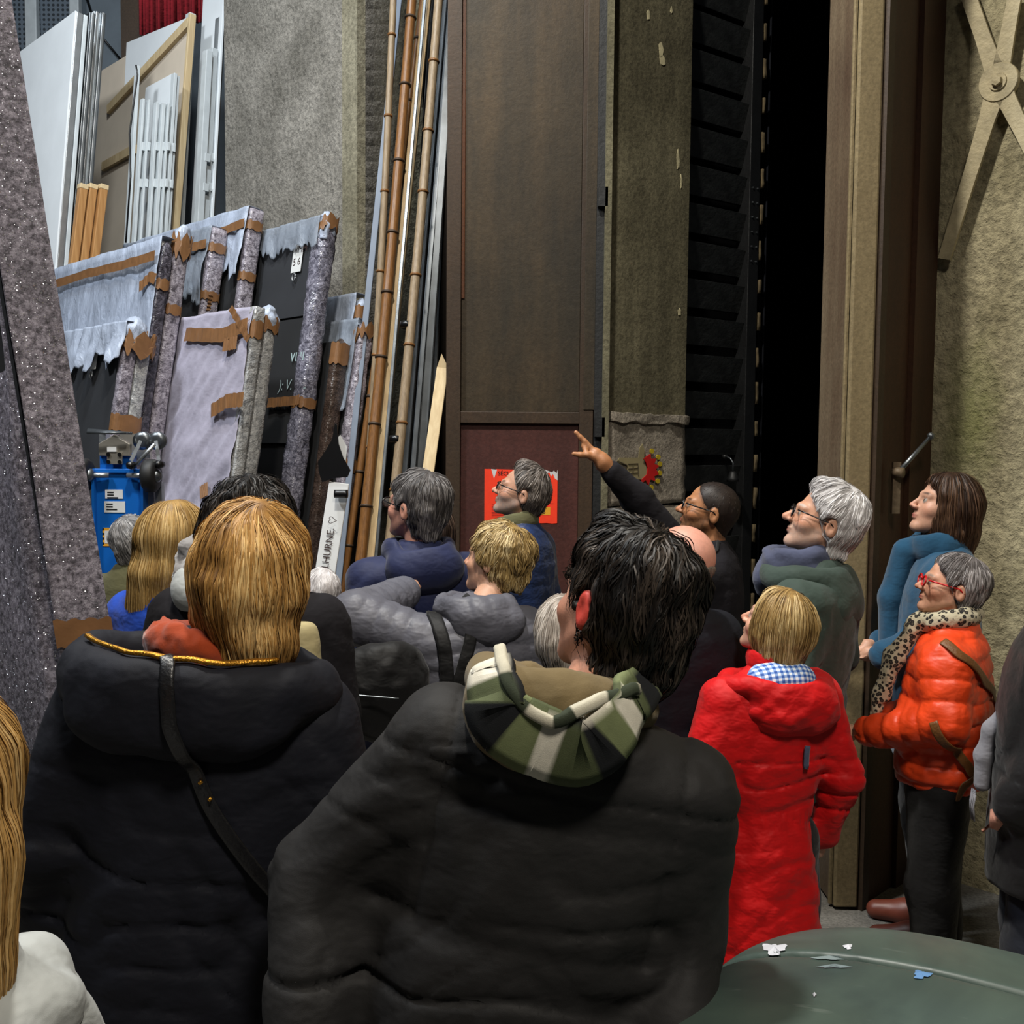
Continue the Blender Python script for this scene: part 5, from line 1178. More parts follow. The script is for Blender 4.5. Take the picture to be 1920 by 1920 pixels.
# ---- A man with dark hair, back turned, nearest
p = Person('dark-haired man in black padded jacket with plaid hood, back turned, nearest centre', (1162, 1138), 1245, -2, (3, 12), (34, 10, 12), (((600, 1650, 1.52), (575, 2010, 1.40)), ((1262, 1720, 1.52), (1262, 1960, 1.40))), wide=1.08, neck=(.045, 0, 0))
p.body('#c08a72', .006, ear='#b8322a', brow='#1c1614')  # red ear: light shining through from behind, put into the skin colour
p.coat(MP['black_cloth'], .66, h=.0085, bulk=1.04, quilt=(.185, .008), fold=.011, fs=(7, 7, 3.5), seed=3, sl=(.086, .074, .058), extra=lambda q, d: d+.004*np.exp(-((q[:, 2]-1.335+.25*np.abs(q[:, 0])*0)/.005)**2)*(q[:, 1] < 0)+.004*np.exp(-((np.abs(q[:, 0])-.172)/.006)**2)*(q[:, 2] > 1.1))
p.trousers(MP['blackt'])
p.hair(('#060505', '#17120f', '#4a4038'), (.011, .018, .018), zmin=-.12, lobes=(('e', (0, -.05, .075), (.07, .065, .05)), ('e', (0, .03, .11), (.055, .05, .03)), ('e', (.03, -.07, -.05), (.055, .04, .07))), N=3200, L=.10, r=.0019, steps=10, grav=.35, lump=.009, lsc=22, seed=1, curl=.4, off=.005, h=.0055, jit=.8)
hc = p.inv(np.array([p.loc(1075, 1300, p.Y-.2)]))[0]
def hood_in(q):
    d = ell(q, (-.05, -.11, 1.43), (.118, .075, .088), rotx(.3)); d = smax(d, -ell(q, (-.045, -.08, 1.51), (.085, .06, .08), rotx(.3)), .02)
    d = smin(d, ring(q, (-.03, -.03, 1.455), .11, .085, .026, .15, .03), .03)
    return d+.007*noise(q, (16, 16, 9), 4)+.004*noise(q, (34, 34, 20), 5)
p.part('hood_lining', hood_in, p.fwd(np.array([0, -.1, 1.42]))-.24, p.fwd(np.array([0, -.1, 1.42]))+.22, .008, MP['brownhood'], warp=True)
hf = lambda P_: smin(hood_in(p.inv(P_)), p.fj0(P_), .03)
rg = random.Random(5); PL = {}
def plaid(u, k):
    i = int(u*11); j = 0 if k in (1, 2, 0, 7) else 1; v = (i+j) % 4
    return hexc(('#cfcabb', '#4a5136', '#15171a', '#6c7450')[v if (i % 3) else (v+j) % 4])
p.strap('hood_rim', [(888, 1190, 1.36), (893, 1275, 1.31), (935, 1370, 1.29), (1010, 1420, 1.29), (1080, 1440, 1.29), (1150, 1400, 1.30), (1210, 1340, 1.32), (1240, 1290, 1.36), (1245, 1265, 1.42)], [.06, .09, .105, .10, .085, .08, .06], .018, MP['vc'], hf, .006, 80, plaid)
p.strap('hood_edge', [(925, 1180, 1.37), (945, 1260, 1.32), (985, 1330, 1.29), (1040, 1365, 1.29), (1090, 1345, 1.29), (1150, 1300, 1.31), (1225, 1280, 1.37)], .018, .02, MP['vc'], hf, .012, 60, lambda u, k: hexc(('#b9b4a2', '#31382a')[int(u*6) % 2]))
# ---- B woman in navy coat
p = Person('blonde woman in long navy coat with gold-zipped hood, back turned, front left', (478, 1078), 1070, 4, (0, 6), (-14, 6, 9), (((-.265, -.02, 1.09), (-.265, .08, .88)), ((.25, -.02, 1.10), (.25, .10, .90))), wide=1.1, neck=(.045, 0, 0))
p.body('#c99b80', .006)
p.coat(MP['navy_coat'], .30, [(.30, 0, 0, .235, .165), (.7, 0, 0, .235, .165), (1.0, 0, 0, .215, .15), (1.15, 0, -.005, .215, .145), (1.28, 0, -.012, .215, .135), (1.36, 0, -.02, .19, .115), (1.41, 0, -.025, .145, .095), (1.45, 0, -.02, .10, .08), (1.48, 0, -.012, .08, .075)], h=.010, fold=.011, fs=(6, 6, 3), seed=8, sl=(.084, .074, .06), name='coat')
p.trousers(MP['blackt']); p.shoes(MP['shoe'])
p.hair(('#5c3d1e', '#b38648', '#ecca8c'), (.018, .024, .018), [(-.2, .035), (-.05, .045), (0, .05), (.05, .066), (.13, .075)], -.155, (('e', (0, -.03, -.02), (.092, .098, .118)), ('e', (.03, -.045, -.10), (.075, .07, .075))), False, .009, 16, 4200, .13, .0016, 12, (.015, -.03, .14), 1.1, .006, 4, off=.005, whirl=.2, curl=.12, jit=.9)
def navy_hood(q):
    d = smin(ring(q, (-.02, -.025, 1.405), .195, .135, .034, .02, .055), ell(q, (-.02, -.13, 1.345), (.17, .055, .055)), .04)
    return d+.007*noise(q, (14, 14, 10), 6)+.003*noise(q, (30, 30, 22), 7)
hc = p.fwd(np.array([0, -.04, 1.38])); p.part('hood', navy_hood, hc-.29, hc+.27, .009, MP['navy_coat'], warp=True)
hf = lambda P_: smin(navy_hood(p.inv(P_)), p.fj0(P_), .02)
p.strap('zip', [(168, 1178, 1.70), (230, 1198, 1.62), (300, 1224, 1.60), (380, 1216, 1.60), (480, 1215, 1.61), (520, 1222, 1.66)], .011, .008, MP['gold'], hf, .002, 60)
p.strap('bag_strap', [(312, 1190, 1.60), (314, 1260, 1.58), (330, 1350, 1.6), (358, 1440, 1.6), (392, 1510, 1.62), (470, 1620, 1.65), (560, 1730, 1.7), (620, 1800, 1.8)], .024, .006, MP['leather'], hf, .004, 60)
for a_, b_ in ((372, 1470), (390, 1500)): p.strap('stud', [(a_, b_, 1.6), (a_+4, b_+4, 1.6)], .007, .006, MP['gold'], hf, .012, 4)
q = [p.loc(118+14*math.sin(a)-6*math.cos(a/2), 1475+32*math.cos(a), 1.72) for a in np.linspace(0, 6.0, 24)]; MB().tube(q, .0025, 6).build('cord_loop', MP['purple'], p.e, True)
sc_ = p.fwd(np.array([0, -.02, 1.47])); p.part('scarf', lambda q: ring(q, (-.02, -.01, 1.465), .074, .072, .026, .1, .034)+.004*noise(q, 26, 2)+.004*noise(q, 90, 3), sc_-.2, sc_+.2, .008, MP['rustk'], warp=True)
# ---- C left-edge woman with long fair hair
p = Person('long fair-haired person in pale grey top at the left edge', (-100, 1475), 1700, 70, (0, 0), (-70, 5, 0), wide=.8, neck=(0, 0, .07)); p.body('#c99b80', .008)
p.coat(MP['whitec'], .75, h=.012, fold=.011, seed=12, name='hooded_top', bulk=.80, extra=lambda q, d: smin(d, ell(q, (0, -.10, 1.33), (.15, .06, .07)), .03)); p.trousers(MP['jeans'])
p.hair(('#6b4a24', '#b58c50', '#e0c088'), (.016, .02, .018), [(-.5, .03), (0, .05), (.05, .066), (.13, .075)], -.27, (('e', (0, -.03, -.04), (.092, .09, .13)), ('c', (.02, -.05, -.08), (.02, -.06, -.23), .085, .072)), False, .005, 16, 2200, .26, .0019, 14, (0, -.03, .14), 1.8, .008, 6, off=.004)
# ---- D red coat woman
p = Person('woman in red hooded coat with blue gingham lining, light brown bob, right of centre', (1456, 1172), 690, 14, (0, 1), (38, 22, 0), (((-.25, -.03, 1.10), (-.22, .12, .94)), ((.25, -.05, 1.08), (.235, .03, .84))), wide=1.05)
p.body('#d0a088', .006)
p.coat(MP['red'], .30, [(.30, 0, 0, .215, .18), (.6, 0, 0, .20, .165), (.86, 0, 0, .175, .145), (.95, 0, 0, .160, .13), (1.0, 0, 0, .165, .13), (1.15, 0, -.005, .195, .14), (1.28, 0, -.012, .20, .135), (1.36, 0, -.02, .182, .118), (1.41, 0, -.025, .14, .1), (1.45, 0, -.02, .09, .078), (1.48, 0, -.012, .075, .072)], h=.009, fold=.011, fs=(8, 8, 3.5), seed=21, sl=(.080, .072, .060), name='coat', extra=lambda q, d: d-.003*np.sin(q[:, 0]*260+q[:, 1]*200)*np.exp(-((q[:, 2]-.965)/.03)**2)+.006*np.exp(-((q[:, 2]-1.16-.0*q[:, 0])/.006)**2)*(q[:, 1] < 0)*(np.abs(q[:, 0]) < .17)-.010*noise(q, (20, 20, 5), 8)*np.exp(-((q[:, 2]-.87)/.09)**2))
p.trousers(MP['blackt']); p.shoes(MP['shoe'])
def red_hood(q):
    d = ell(q, (.03, -.115, 1.335), (.165, .085, .10), rotx(.2)); d = smin(d, ring(q, (.0, -.03, 1.40), .165, .12, .026, .05, .035), .04); d = smax(d, -ell(q, (.0, -.085, 1.47), (.11, .085, .085)), .02)
    return d+.008*noise(q, (13, 13, 18), 5)+.005*noise(q, (28, 28, 34), 9)
hc = p.fwd(np.array([0, -.06, 1.37])); p.part('hood', red_hood, hc-.28, hc+.26, .008, MP['red'], warp=True)
p.part('hood_lining', lambda q: smax(ell(q, (.0, -.075, 1.42), (.12, .078, .065))+.005*noise(q, (22, 22, 12), 3), -(q[:, 1]-.06)*-1, .01), hc-.22, hc+.2, .007, MP['gingham'], warp=True)
p.part('collar', lambda q: smax(ring(q, (0, -.015, 1.475), .075, .075, .014, .1, .035)+.003*noise(q, 30, 2), .0-q[:, 2]+1.44, .01), hc+np.array([-.16, -.12, .02]), hc+np.array([.16, .2, .2]), .007, MP['red'], warp=True)
p.hair(('#4a3419', '#9c7d4a', '#dcc490'), (.016, .02, .016), [(-.2, .045), (-.05, .05), (0, .055), (.05, .066), (.13, .078)], -.145, (('e', (0, -.025, -.02), (.092, .098, .112)), ('e', (.0, -.05, -.09), (.08, .075, .065))), False, .004, 20, 2200, .14, .0018, 11, (.01, -.01, .14), 1.5, .0065, 7, off=.004)
p.strap('pull_tab', [(1541, 1412, 2.6), (1546, 1440, 2.58), (1549, 1462, 2.58)], .02, .008, MP['slate'], None, .004, 10)
# ---- E white-haired man
p = Person('white-haired man with glasses in dark green jacket, looking up left', (1545, 978), 590, 58, (-6, 0), (22, 22, 0), ('pocket', 'pocket'), wide=1.12)
p.body('#c08f74', .005, brow='#b9b2ab', beard='#b8aaa0', bk=.55, nose=1.25, lips='#8f5a50')
p.coat(MP['green'], .62, h=.012, fold=.011, seed=31, bulk=1.06); p.trousers(MP['jeans']); p.shoes(MP['shoe'])
p.part('hood', lambda q: smin(ell(q, (0, -.13, 1.33), (.15, .075, .10)), ring(q, (0, -.03, 1.41), .15, .115, .03, .05, .04), .04)+.008*noise(q, (14, 14, 12), 5), np.array([-.28, -.3, 1.18]), np.array([.28, .18, 1.56]), .011, MP['green'])
p.part('scarf', lambda q: smin(ring(q, (0, -.005, 1.455), .09, .095, .022, .12, .05), ell(q, (.02, .10, 1.39), (.09, .05, .07)), .03)+.007*noise(q, (20, 20, 40), 5), np.array([-.2, -.2, 1.28]), np.array([.2, .24, 1.58]), .009, MP['slate'])
p.hair(('#8f8b8b', '#c9c6c6', '#f4f2f2'), (.014, .016, .022), None, -.095, (('e', (0, .03, .105), (.055, .05, .03)), ('e', (0, -.06, .06), (.074, .062, .06))), True, .005, 30, 1700, .06, .0016, 7, (0, -.06, .12), .25, .006, 9, off=.003)
p.glasses(MP['blackfr'], .025, .019, .0024)
# ---- F pointing guide
p = Person('man with buzz cut and glasses in dark jacket, arm raised, pointing up left', (1330, 958), 490, 66, (0, 0), (16, 17, 0), (((1195, 935, 3.62), (1146, 884, 3.58)), 'relax'))
def L_(x, y, dY=0): return p.loc(x, y, 3.57+dY)
WR = L_(1146, 884); KN = L_(1112, 847)
def hand_pt(q):
    d = chain(q, [WR, L_(1132, 868), L_(1117, 852)], [.022, .027, .024], .015)
    d = smin(d, chain(q, [L_(1112, 846), L_(1096, 828), L_(1088, 820), L_(1080, 811)], [.012, .0105, .0095, .0078], .004), .008)          # index
    d = smin(d, chain(q, [L_(1118, 860, -.01), L_(1102, 853, -.02), L_(1088, 853, -.025), L_(1076, 851, -.025)], [.015, .011, .010, .008], .006), .010)   # thumb
    for j, (a, b, c) in enumerate((((1108, 848), (1095, 836), (1100, 850)), ((1110, 853), (1097, 842), (1103, 855)), ((1113, 858), (1101, 849), (1108, 860)))):   # folded fingers
        dY = .012+.016*j; d = smin(d, chain(q, [L_(*a, dY), L_(*b, dY-.012), L_(*c, dY-.03)], [.011, .010, .0085], .004), .005)
    return d
p.body('#a8744f', .005, fingers=hand_pt, handfine=L_(1112, 850), brow='#15100d', beard='#1c1512', bk=.8, scalp='#2a211c', nose=1.15, lips='#8a5246')
p.coat(MP['blackk'], .68, h=.011, fold=.009, seed=41, sl=(.072, .058, .042), cuff=.97); p.trousers(MP['blackt']); p.shoes(MP['shoe'])
p.hair(('#1c1613', '#2b221d', '#453a33'), (.001, .002, .002), None, -.085, (), True, .0006, 60, 500, .012, .0008, 3, (0, -.05, .12), .2, .007, 10, off=.001)
p.glasses(MP['blackfr'], .026, .018, .0030)
p.strap('lanyard', [(1320, 1035, 3.75), (1345, 1022, 3.75), (1365, 1012, 3.75)], .014, .004, MP['blackn'], None, .004, 16); p.strap('lanyard_mark', [(1326, 1032, 3.75), (1336, 1027, 3.75)], .010, .005, MP['yel'], None, .007, 6)
# ---- G man by the poster
p = Person('bearded man with glasses in blue quilted jacket in front of the orange poster', (978, 924), 432, 62, (0, 0), (24, 20, 0), ('fold', 'fold'))
p.body('#bb8d74', .0055, beard='#8a827c', bk=.85, brow='#3f3833', nose=1.1)
p.coat(MP['blueq'], .70, h=.012, fold=.005, seed=51, quilt=(.05, .003), squilt=(.05, .003)); p.trousers(MP['jeans']); p.shoes(MP['shoe'])
p.part('shirt_collar', lambda q: smin(ring(q, (0, .0, 1.465), .075, .08, .014, .25, .035), ell(q, (0, .10, 1.38), (.05, .03, .09)), .02), np.array([-.16, -.14, 1.26]), np.array([.16, .18, 1.56]), .009, MP['olive'])
p.hair(('#2c2724', '#5f5751', '#a0968e'), (.010, .013, .018), [(-.12, -.05), (-.07, -.035), (-.03, -.005), (.0, .015), (.03, .032), (.06, .045), (.09, .055), (.13, .06)], -.072, (('e', (0, .01, .115), (.05, .05, .025)),), True, .004, 30, 1200, .05, .0017, 6, (0, -.05, .12), .3, .007, 11, off=.003)
p.glasses(MP['blackfr'], .023, .016, .0026)
# ---- H brown-haired woman in blue
p = Person('brown-haired woman in blue knit and teal scarf standing by the right wall', (1772, 950), 520, 72, (0, 0), (14, 18, 0), ('fold', 'fold'), wide=.95)
p.body('#bf927a', .005, brow='#2c201a', lips='#9c5c55', nose=.8); p.coat(MP['tealcloth'], .68, h=.012, fold=.009, seed=61, name='cardigan'); p.trousers(MP['blackt']); p.shoes(MP['shoe_r'])
p.part('scarf', lambda q: smin(ring(q, (0, .0, 1.455), .078, .082, .018, .15, .045), chain(q, [(.02, .11, 1.42), (.03, .15, 1.25), (.03, .15, 1.08)], [.045, .05, .045]), .03)+.006*noise(q, (26, 26, 8), 5), np.array([-.18, -.16, 1.0]), np.array([.18, .26, 1.56]), .010, MP['tealcloth'])
p.hair(('#1a100b', '#3c281c', '#6b4f3a'), (.015, .018, .016), [(-.3, .02), (-.06, .022), (0, .035), (.03, .055), (.06, .075), (.13, .085)], -.24, (('e', (0, -.03, -.03), (.09, .095, .12)), ('c', (0, -.06, -.08), (0, -.07, -.19), .082, .07)), False, .004, 22, 1900, .17, .0018, 11, (0, .02, .14), 1.5, .007, 13, off=.004)
# ---- I orange puffer woman
p = Person('short grey-haired woman with red glasses in orange puffer jacket', (1783, 1100), 590, 62, (0, 0), (18, 15, 0), (((-.245, -.03, 1.13), (-.12, .27, 1.03)), ((.24, .0, 1.12), (.06, .24, 1.02))), wide=1.08)
p.body('#c9977c', .005, brow='#8a7f78', lips='#a8494f'); p.coat(MP['orange'], .86, [(.86, 0, .0, .185, .15), (.90, 0, 0, .205, .165), (1.0, 0, 0, .205, .165), (1.15, 0, -.005, .205, .16), (1.28, 0, -.012, .205, .145), (1.36, 0, -.02, .185, .125), (1.42, 0, -.022, .13, .10), (1.46, 0, -.015, .09, .085), (1.49, 0, -.01, .08, .08)], h=.0075, fold=.006, fs=(20, 20, 14), seed=71, quilt=(.075, .013, .9), squilt=(.075, .011), sl=(.090, .074, .056), name='puffer_jacket')
p.trousers(MP['blackt'], h=.014, r=(.115, .09, .075)); p.shoes(MP['shoe'])
p.part('scarf', lambda q: smin(ring(q, (0, .0, 1.475), .088, .09, .030, .2, .034), chain(q, [(-.04, .10, 1.44), (-.09, .17, 1.32), (-.10, .21, 1.18), (-.10, .235, 1.10)], [.035, .034, .03, .022]), .03)+.007*noise(q, (26, 26, 14), 5)+.004*noise(q, 60, 5), np.array([-.2, -.18, 1.02]), np.array([.18, .32, 1.57]), .008, MP['leopard'])
p.hair(('#3c3736', '#7a7473', '#b9b3b2'), (.012, .018, .018), None, -.10, (('e', (0, -.06, .05), (.076, .068, .062)),), True, .004, 30, 1700, .06, .0016, 7, (0, -.04, .12), .4, .006, 15, off=.003)
p.glasses(MP['redplastic'], .027, .019, .0034)
p.strap('bag_strap', [(1768, 1205, 3.05), (1800, 1225, 3.0), (1838, 1270, 3.05), (1866, 1312, 3.15), (1875, 1345, 3.25)], .034, .006, MP['brown_l'], None, .005, 40)
p.strap('bag_strap', [(1755, 1352, 3.0), (1790, 1400, 3.0), (1825, 1448, 3.02), (1845, 1470, 3.08)], .034, .006, MP['brown_l'], None, .005, 40)
q = p.loc(1862, 1395, 3.30); p.part('shoulder_bag', lambda P_: ell(P_, q, (.06, .10, .15)), q-.2, q+.2, .014, MP['leather'])
p.strap('strap_end', [(1842, 1462, 3.0), (1815, 1485, 3.0), (1802, 1530, 3.0)], [.02, .03, .008], .005, MP['brown_l'], None, .01, 14)
# ---- J grey puffer woman photographing
p = Person('short blonde-haired woman in grey quilted jacket with black backpack, arm raised', (930, 1050), 610, 24, (0, -2), (34, 8, 6), (((668, 1158, 3.0), (765, 1108, 3.3)), 'hold'), wide=1.08, neck=(.10, .03, 0))
p.body('#c99b80', .006); p.coat(MP['greyq'], .80, h=.009, fold=.004, fs=(12, 12, 7), seed=81, quilt=(.058, .009, 1.6), squilt=(.052, .008), sl=(.082, .080, .058), bulk=1.04); p.trousers(MP['blackt'])
p.part('hood', lambda q: smin(ell(q, (.02, -.10, 1.40), (.125, .075, .085), rotx(.2)), ring(q, (0, -.02, 1.445), .11, .10, .028, .05, .04), .035)-.004*(np.sqrt(np.abs(np.sin(q[:, 0]*48))+.02)-.5)+.006*noise(q, 18, 3), np.array([-.22, -.24, 1.26]), np.array([.24, .18, 1.57]), .008, MP['greyq'], warp=True)
p.hair(('#5a4422', '#a58a56', '#e0cda0'), (.016, .02, .020), None, -.085, (('e', (0, -.06, .05), (.078, .07, .066)),), False, .007, 26, 1600, .06, .0019, 7, (0, -.05, .12), .3, .006, 17, off=.006, curl=.35)
p.strap('pack_strap', [(-.15, -.02, 1.41), (-.145, -.12, 1.35), (-.15, -.15, 1.25), (-.155, -.15, 1.18)], .045, .01, MP['blackn'], None, .003, 24)
p.strap('pack_strap', [(-.03, -.05, 1.45), (-.055, -.12, 1.38), (-.10, -.15, 1.27), (-.13, -.15, 1.18)], .042, .01, MP['blackn'], None, .003, 24)
q0 = p.loc(722, 1290, 2.83); p.part('backpack', lambda P_: smax(ell(P_, q0, (.15, .075, .17)), P_[:, 2]-q0[2]-.14, .03)+.010*noise(P_, 12, 2)+.005*noise(P_, 30, 3), q0-.24, q0+.24, .010, MP['blackn'])
q = [p.loc(652+i*12, 1302+i*1.0, 2.72) for i in range(9)]; MB().tube(q, .0025, 6).build('zip', MP['steel_d'], p.e, True)
# ---- K navy-jacket man
p = Person('grey-haired man with glasses in navy hooded jacket, back turned beside the bamboo', (780, 950), 540, 16, (0, -2), (38, 10, 0), ('relax', 'relax'), wide=1.1)
p.body('#c08a76', .006); p.coat(MP['navy2'], .70, h=.011, fold=.009, seed=91, extra=lambda q, d: d+.004*np.exp(-((q[:, 2]-1.24)/.006)**2)*(q[:, 1] < 0)); p.trousers(MP['jeans']); p.shoes(MP['shoe'])
p.part('hood', lambda q: smax(smin(ell(q, (0, -.115, 1.385), (.135, .08, .095), rotx(.2)), ring(q, (0, -.02, 1.44), .108, .10, .02, .03, .04), .035), -ell(q, (0, -.10, 1.49), (.085, .06, .06)), .02)+.006*noise(q, 14, 3), np.array([-.22, -.25, 1.24]), np.array([.22, .18, 1.56]), .010, MP['navy2'], warp=True)
p.hair(('#262323', '#5c5857', '#9a9695'), (.014, .018, .020), None, -.10, (('e', (0, -.06, .06), (.078, .064, .06)),), True, .005, 26, 1400, .07, .0018, 7, (0, -.04, .12), .35, .0065, 19, off=.004)
p.glasses(MP['blackfr'], .024, .017, .0024)
# ---- L brown-haired person behind him
p = Person('brown-haired person almost hidden behind the navy-jacket man', (812, 1000), 478, 10, (0, 0), (0, 0, 0)); p.body('#c08a76', .009); p.coat(MP['blackk'], .7, h=.016, seed=95); p.trousers(MP['blackt']); p.shoes(MP['shoe'])
p.hair(('#1c1512', '#3a2c25', '#6b584c'), (.014, .018, .018), None, -.16, (('e', (0, -.03, -.04), (.088, .09, .11)),), False, .004, 26, 700, .1, .002, 7, (0, -.04, .12), 1.2, .008, 23)
# ---- M dark curly-haired woman with beige collar and bag
p = Person('dark wavy-haired woman in black knit with beige collar behind the blonde woman', (474, 985), 720, -6, (0, 2), (0, 4, 0), ('relax', 'hold'), wide=1.15)
p.body('#b98a72', .008); p.coat(MP['blackk'], .70, h=.011, fold=.009, seed=101, name='sweater'); p.trousers(MP['blackt']); p.shoes(MP['shoe'])
p.hair(('#070606', '#181412', '#453c36'), (.022, .03, .018), [(-.3, .05), (0, .05), (.13, .078)], -.19, (('e', (0, -.03, -.02), (.115, .105, .12)), ('e', (-.075, -.03, -.08), (.055, .07, .09)), ('e', (.085, -.03, -.06), (.06, .07, .09))), False, .011, 20, 2600, .13, .0021, 11, (.0, -.02, .14), 1.0, .007, 25, off=.008, curl=.9)
p.part('scarf', lambda q: smin(ring(q, (-.03, -.02, 1.45), .10, .10, .035, 0, .04), ell(q, (-.10, -.05, 1.47), (.06, .05, .10)), .03)+.012*noise(q, 34, 2), np.array([-.26, -.22, 1.32]), np.array([.2, .2, 1.64]), .010, MP['grey_fur'])
p.part('collar', lambda q: smin(ring(q, (-.02, -.03, 1.425), .125, .12, .022, -.1, .035), ell(q, (-.11, -.10, 1.44), (.04, .04, .05)), .02)+.004*noise(q, 20, 2), np.array([-.26, -.26, 1.30]), np.array([.2, .2, 1.56]), .010, MP['whitec'])
q1 = p.loc(543, 1262, 2.52); p.part('canvas_bag', lambda P_: smax(ell(P_, q1, (.085, .055, .20)), P_[:, 2]-q1[2]-.13, .02)+.006*noise(P_, 16, 2), q1-.25, q1+.25, .010, MP['beige'])
# ---- N long blonde in blue
p = Person('woman with very long blonde hair in royal blue top, left of the dark wavy hair', (330, 1012), 620, -25, (0, 0), (-12, 4, 4), ('relax', 'relax'), wide=1.0)
p.body('#c99b80', .009); p.coat(MP['royal'], .75, h=.014, seed=111, name='top'); p.trousers(MP['jeans']); p.shoes(MP['shoe'])
p.hair(('#6e5128', '#bb975a', '#e6cb94'), (.016, .02, .016), [(-.5, .03), (0, .045), (.13, .078)], -.40, (('e', (0, -.03, -.04), (.09, .095, .13)), ('c', (0, -.07, -.1), (-.03, -.10, -.32), .085, .065)), False, .004, 18, 2200, .26, .0018, 13, (0, .0, .14), 1.8, .008, 27, off=.004)
# ---- O olive person
p = Person('grey-haired person in olive jacket in front of the blue lift', (247, 1014), 432, -8, (0, 0), (8, 6, 0)); p.body('#b98a72', .009); p.coat(MP['olive'], .7, h=.015, seed=121); p.trousers(MP['jeans']); p.shoes(MP['shoe'])
p.hair(('#4c4a4a', '#8d8a89', '#c9c6c4'), (.014, .018, .018), None, -.11, (('e', (0, -.06, .03), (.08, .066, .08)),), False, .005, 26, 1100, .08, .0022, 7, (0, -.05, .12), .4, .007, 29, whirl=.5, off=.004)
# ---- P white-haired person behind
p = Person('white-haired person half hidden between dark knit and navy jacket', (600, 1108), 450, 20, (0, 0), (30, 0, 0)); p.body('#d0a894', .009); p.coat(MP['bluej'], .7, h=.016, seed=131); p.trousers(MP['jeans']); p.shoes(MP['shoe'])
p.hair(('#a39c9a', '#cfc9c7', '#efecea'), (.014, .018, .018), None, -.10, (), True, .005, 26, 800, .06, .002, 6, (0, -.05, .12), .4, .008, 31)
# ---- Q pale-haired person low beside the dark-haired man's ear
p = Person('grey-blonde short person glimpsed beside the dark-haired man', (1058, 1192), 735, 5, (0, 0), (0, 0, 0)); p.body('#c99b80', .009); p.coat(MP['navy_coat'], .7, h=.016, seed=141); p.trousers(MP['jeans']); p.shoes(MP['shoe'])
p.hair(('#6a6058', '#a89d92', '#d8d0c6'), (.014, .018, .016), None, -.12, (('e', (0, -.03, -.02), (.088, .09, .1)),), False, .004, 26, 900, .1, .002, 7, (0, -.04, .12), 1.0, .008, 33)
# ---- R bald man
p = Person('bald man in dark jacket between the guide and the dark-haired man', (1272, 1052), 660, 30, (0, 0), (20, 24, 8), wide=1.1)
p.body('#c98f7c', .006, ear='#c07a68'); p.coat(MP['navy_coat'], .68, h=.012, seed=151, bulk=1.05); p.trousers(MP['blackt']); p.shoes(MP['shoe'])
p.hair(('#5a5048', '#8a7f76', '#b5aca4'), (.002, .004, .0), [(-.12, -.05), (-.03, -.02), (0, -.03), (.02, -.075), (.05, -.12)], -.09, (), True, .001, 40, 350, .02, .0008, 4, (0, -.05, .12), .5, .008, 35, off=.001)
# ---- S right-edge person
p = Person('person in black jacket with grey fringed scarf at the right edge', (2010, 1075), 690, 66, (0, 0), (10, 5, 0), ('pocket', 'relax'), wide=1.1, neck=(0, -.06, 0))
p.body('#c08a76', .008); p.coat(MP['blackn'], .66, h=.011, fold=.007, seed=161, bulk=1.05); p.trousers(MP['jeans'], h=.014); p.shoes(MP['shoe'])
p.hair(('#2c2724', '#5f5751', '#a0968e'), (.010, .013, .018), N=600, h=.008, seed=37)
def gs(q): return chain(q, [(-.03, .10, 1.18), (-.03, .15, 1.10), (-.03, .165, 1.02), (-.03, .165, .93)], [.018, .022, .026, .024])
p.part('scarf', lambda q: gs(q)+.006*noise(q, (40, 40, 5), 5), np.array([-.2, -.18, .80]), np.array([.18, .28, 1.57]), .010, MP['greys'])
for i in range(9): a = np.array([-.055+.009*i, .185+.004*(i % 3), .90]); MB().tube([a, a+np.array([.003, .005, -.04]), a+np.array([-.002, .0, -.08])], .0028, 5).build('fringe', MP['greys'], p.e, True)
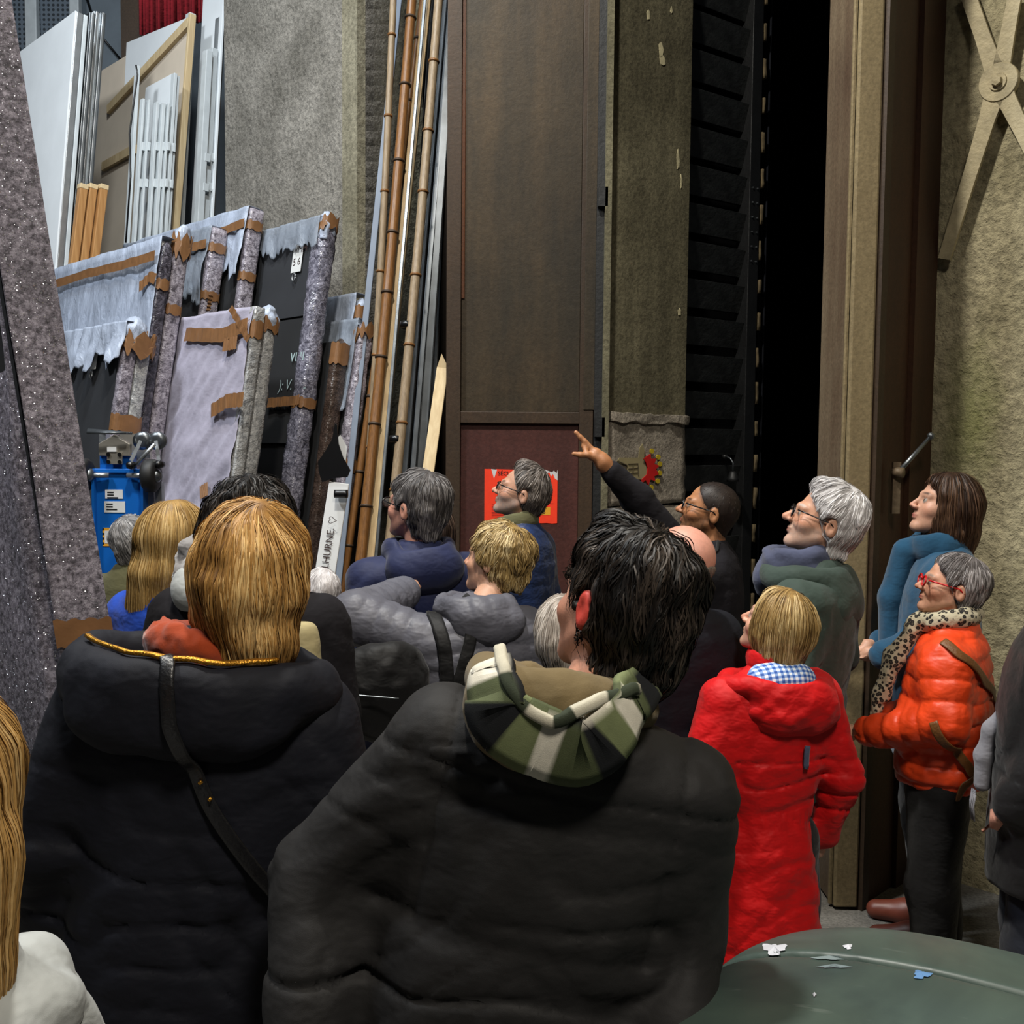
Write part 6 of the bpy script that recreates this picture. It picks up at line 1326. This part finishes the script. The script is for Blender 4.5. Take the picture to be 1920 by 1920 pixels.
# ---------------------------------------------------------------- green bin lid, near right
def bin_():
    c = np.array([.64, 1.2, 0])
    e = empty('container', tuple(c), math.radians(-32), 'large dark green plastic container with scuffed domed lid, bottom right', 'bin')
    k = NT('dark_green_plastic'); a = k.noise(3, 5, .6, dist=.6); sc = k.noise(9, 4, .75, sc=(.5, 4, 1), dist=.4)
    col = k.ramp(a, [(.3, hexc('#2c3838')), (.7, hexc('#4a5a52'))]); col = k.mix(k.math('MULTIPLY', k.ramp(sc, [(.62, 0), (.75, 1)]), .3), col, hexc('#8b948f')); k.base(col).par(rough=.42, spec=.5); k.bump(k.noise(120, 2), .05, .002)
    zt = 1.075
    def lid(q):
        r = (np.abs(q[:, 0]/.47)**3+np.abs(q[:, 1]/.44)**3)**(1/3); hgt = zt-.13+.13*np.sqrt(np.clip(1-r**2.2, 0, 1))
        d = np.maximum((r-1)*.36, (q[:, 2]-hgt)*.75); d = smax(d, zt-.16-q[:, 2], .01)
        g = np.abs(q[:, 1]-.14); return d+.02*np.exp(-(g/.005)**2)
    sdfobj('lid', lid, (-.52, -.5, zt-.2), (.52, .5, zt+.05), .010, k.m, e)
    sdfobj('body', lambda q: smax((( np.abs(q[:, 0]/(.40+.05*q[:, 2]))**4+np.abs(q[:, 1]/(.37+.04*q[:, 2]))**4)**.25-1)*.3, np.maximum(q[:, 2]-zt+.17, .02-q[:, 2]), .01), (-.5, -.45, 0), (.5, .45, zt-.12), .03, k.m, e)
    ty = np.linspace(-.44, .44, 40); zz_ = [np.max([z_ for z_ in np.linspace(zt-.2, zt+.02, 120) if lid(np.array([[x_, .14, z_]], np.float32))[0] < 0] or [zt-.15]) for x_ in ty]
    MB().tube([(x_, .14, z_+.004) for x_, z_ in zip(ty, zz_)], .0045, 6).build('seam', MP['black'], e, True)
    W_ = M_plain('white_paint_splash', '#c9ccd6', .7); Bp_ = M_plain('blue_paint_smear', '#5a86b8', .7)
    def blob(name, px, py, sx, sy, mat, seed, n=26):
        rg = random.Random(seed); o = np.array([0, 0, CAMZ]); R = rotz(math.radians(32)); v = []
        for i in range(n):
            a = 2*math.pi*i/n; q = .8+.22*math.sin(3*a+seed)+.12*math.sin(7*a+2*seed)+rg.uniform(-.05, .05); d = ray(px+sx*q*math.cos(a), py+sy*q*math.sin(a)); tv = np.linspace(.6, 2.4, 1800); wv = ((o+d*tv[:, None]-c) @ R.T).astype(np.float32); t0 = tv[np.argmax(lid(wv) < 0)]
            v.append(R @ (o+d*(t0-.004)-c))
        v.append(np.mean(v, 0)+np.array([0, 0, .004])); pydata(name, v, [(n, i, (i+1) % n) for i in range(n)], mat, e)
    blob('paint_splash', 1452, 1779, 26, 13, W_, 3); blob('paint_smear', 1590, 1775, 10, 5, W_, 4); blob('paint_smear', 1555, 1796, 34, 4, M_plain('thin_scuff', '#6f7d80', .7), 5); blob('paint_smear', 1565, 1812, 34, 3, M_plain('thin_scuff_low', '#66757a', .7), 6); blob('blue_smear', 1728, 1827, 20, 9, Bp_, 8); blob('paint_speck', 1527, 1865, 4, 3, W_, 9)
bin_()
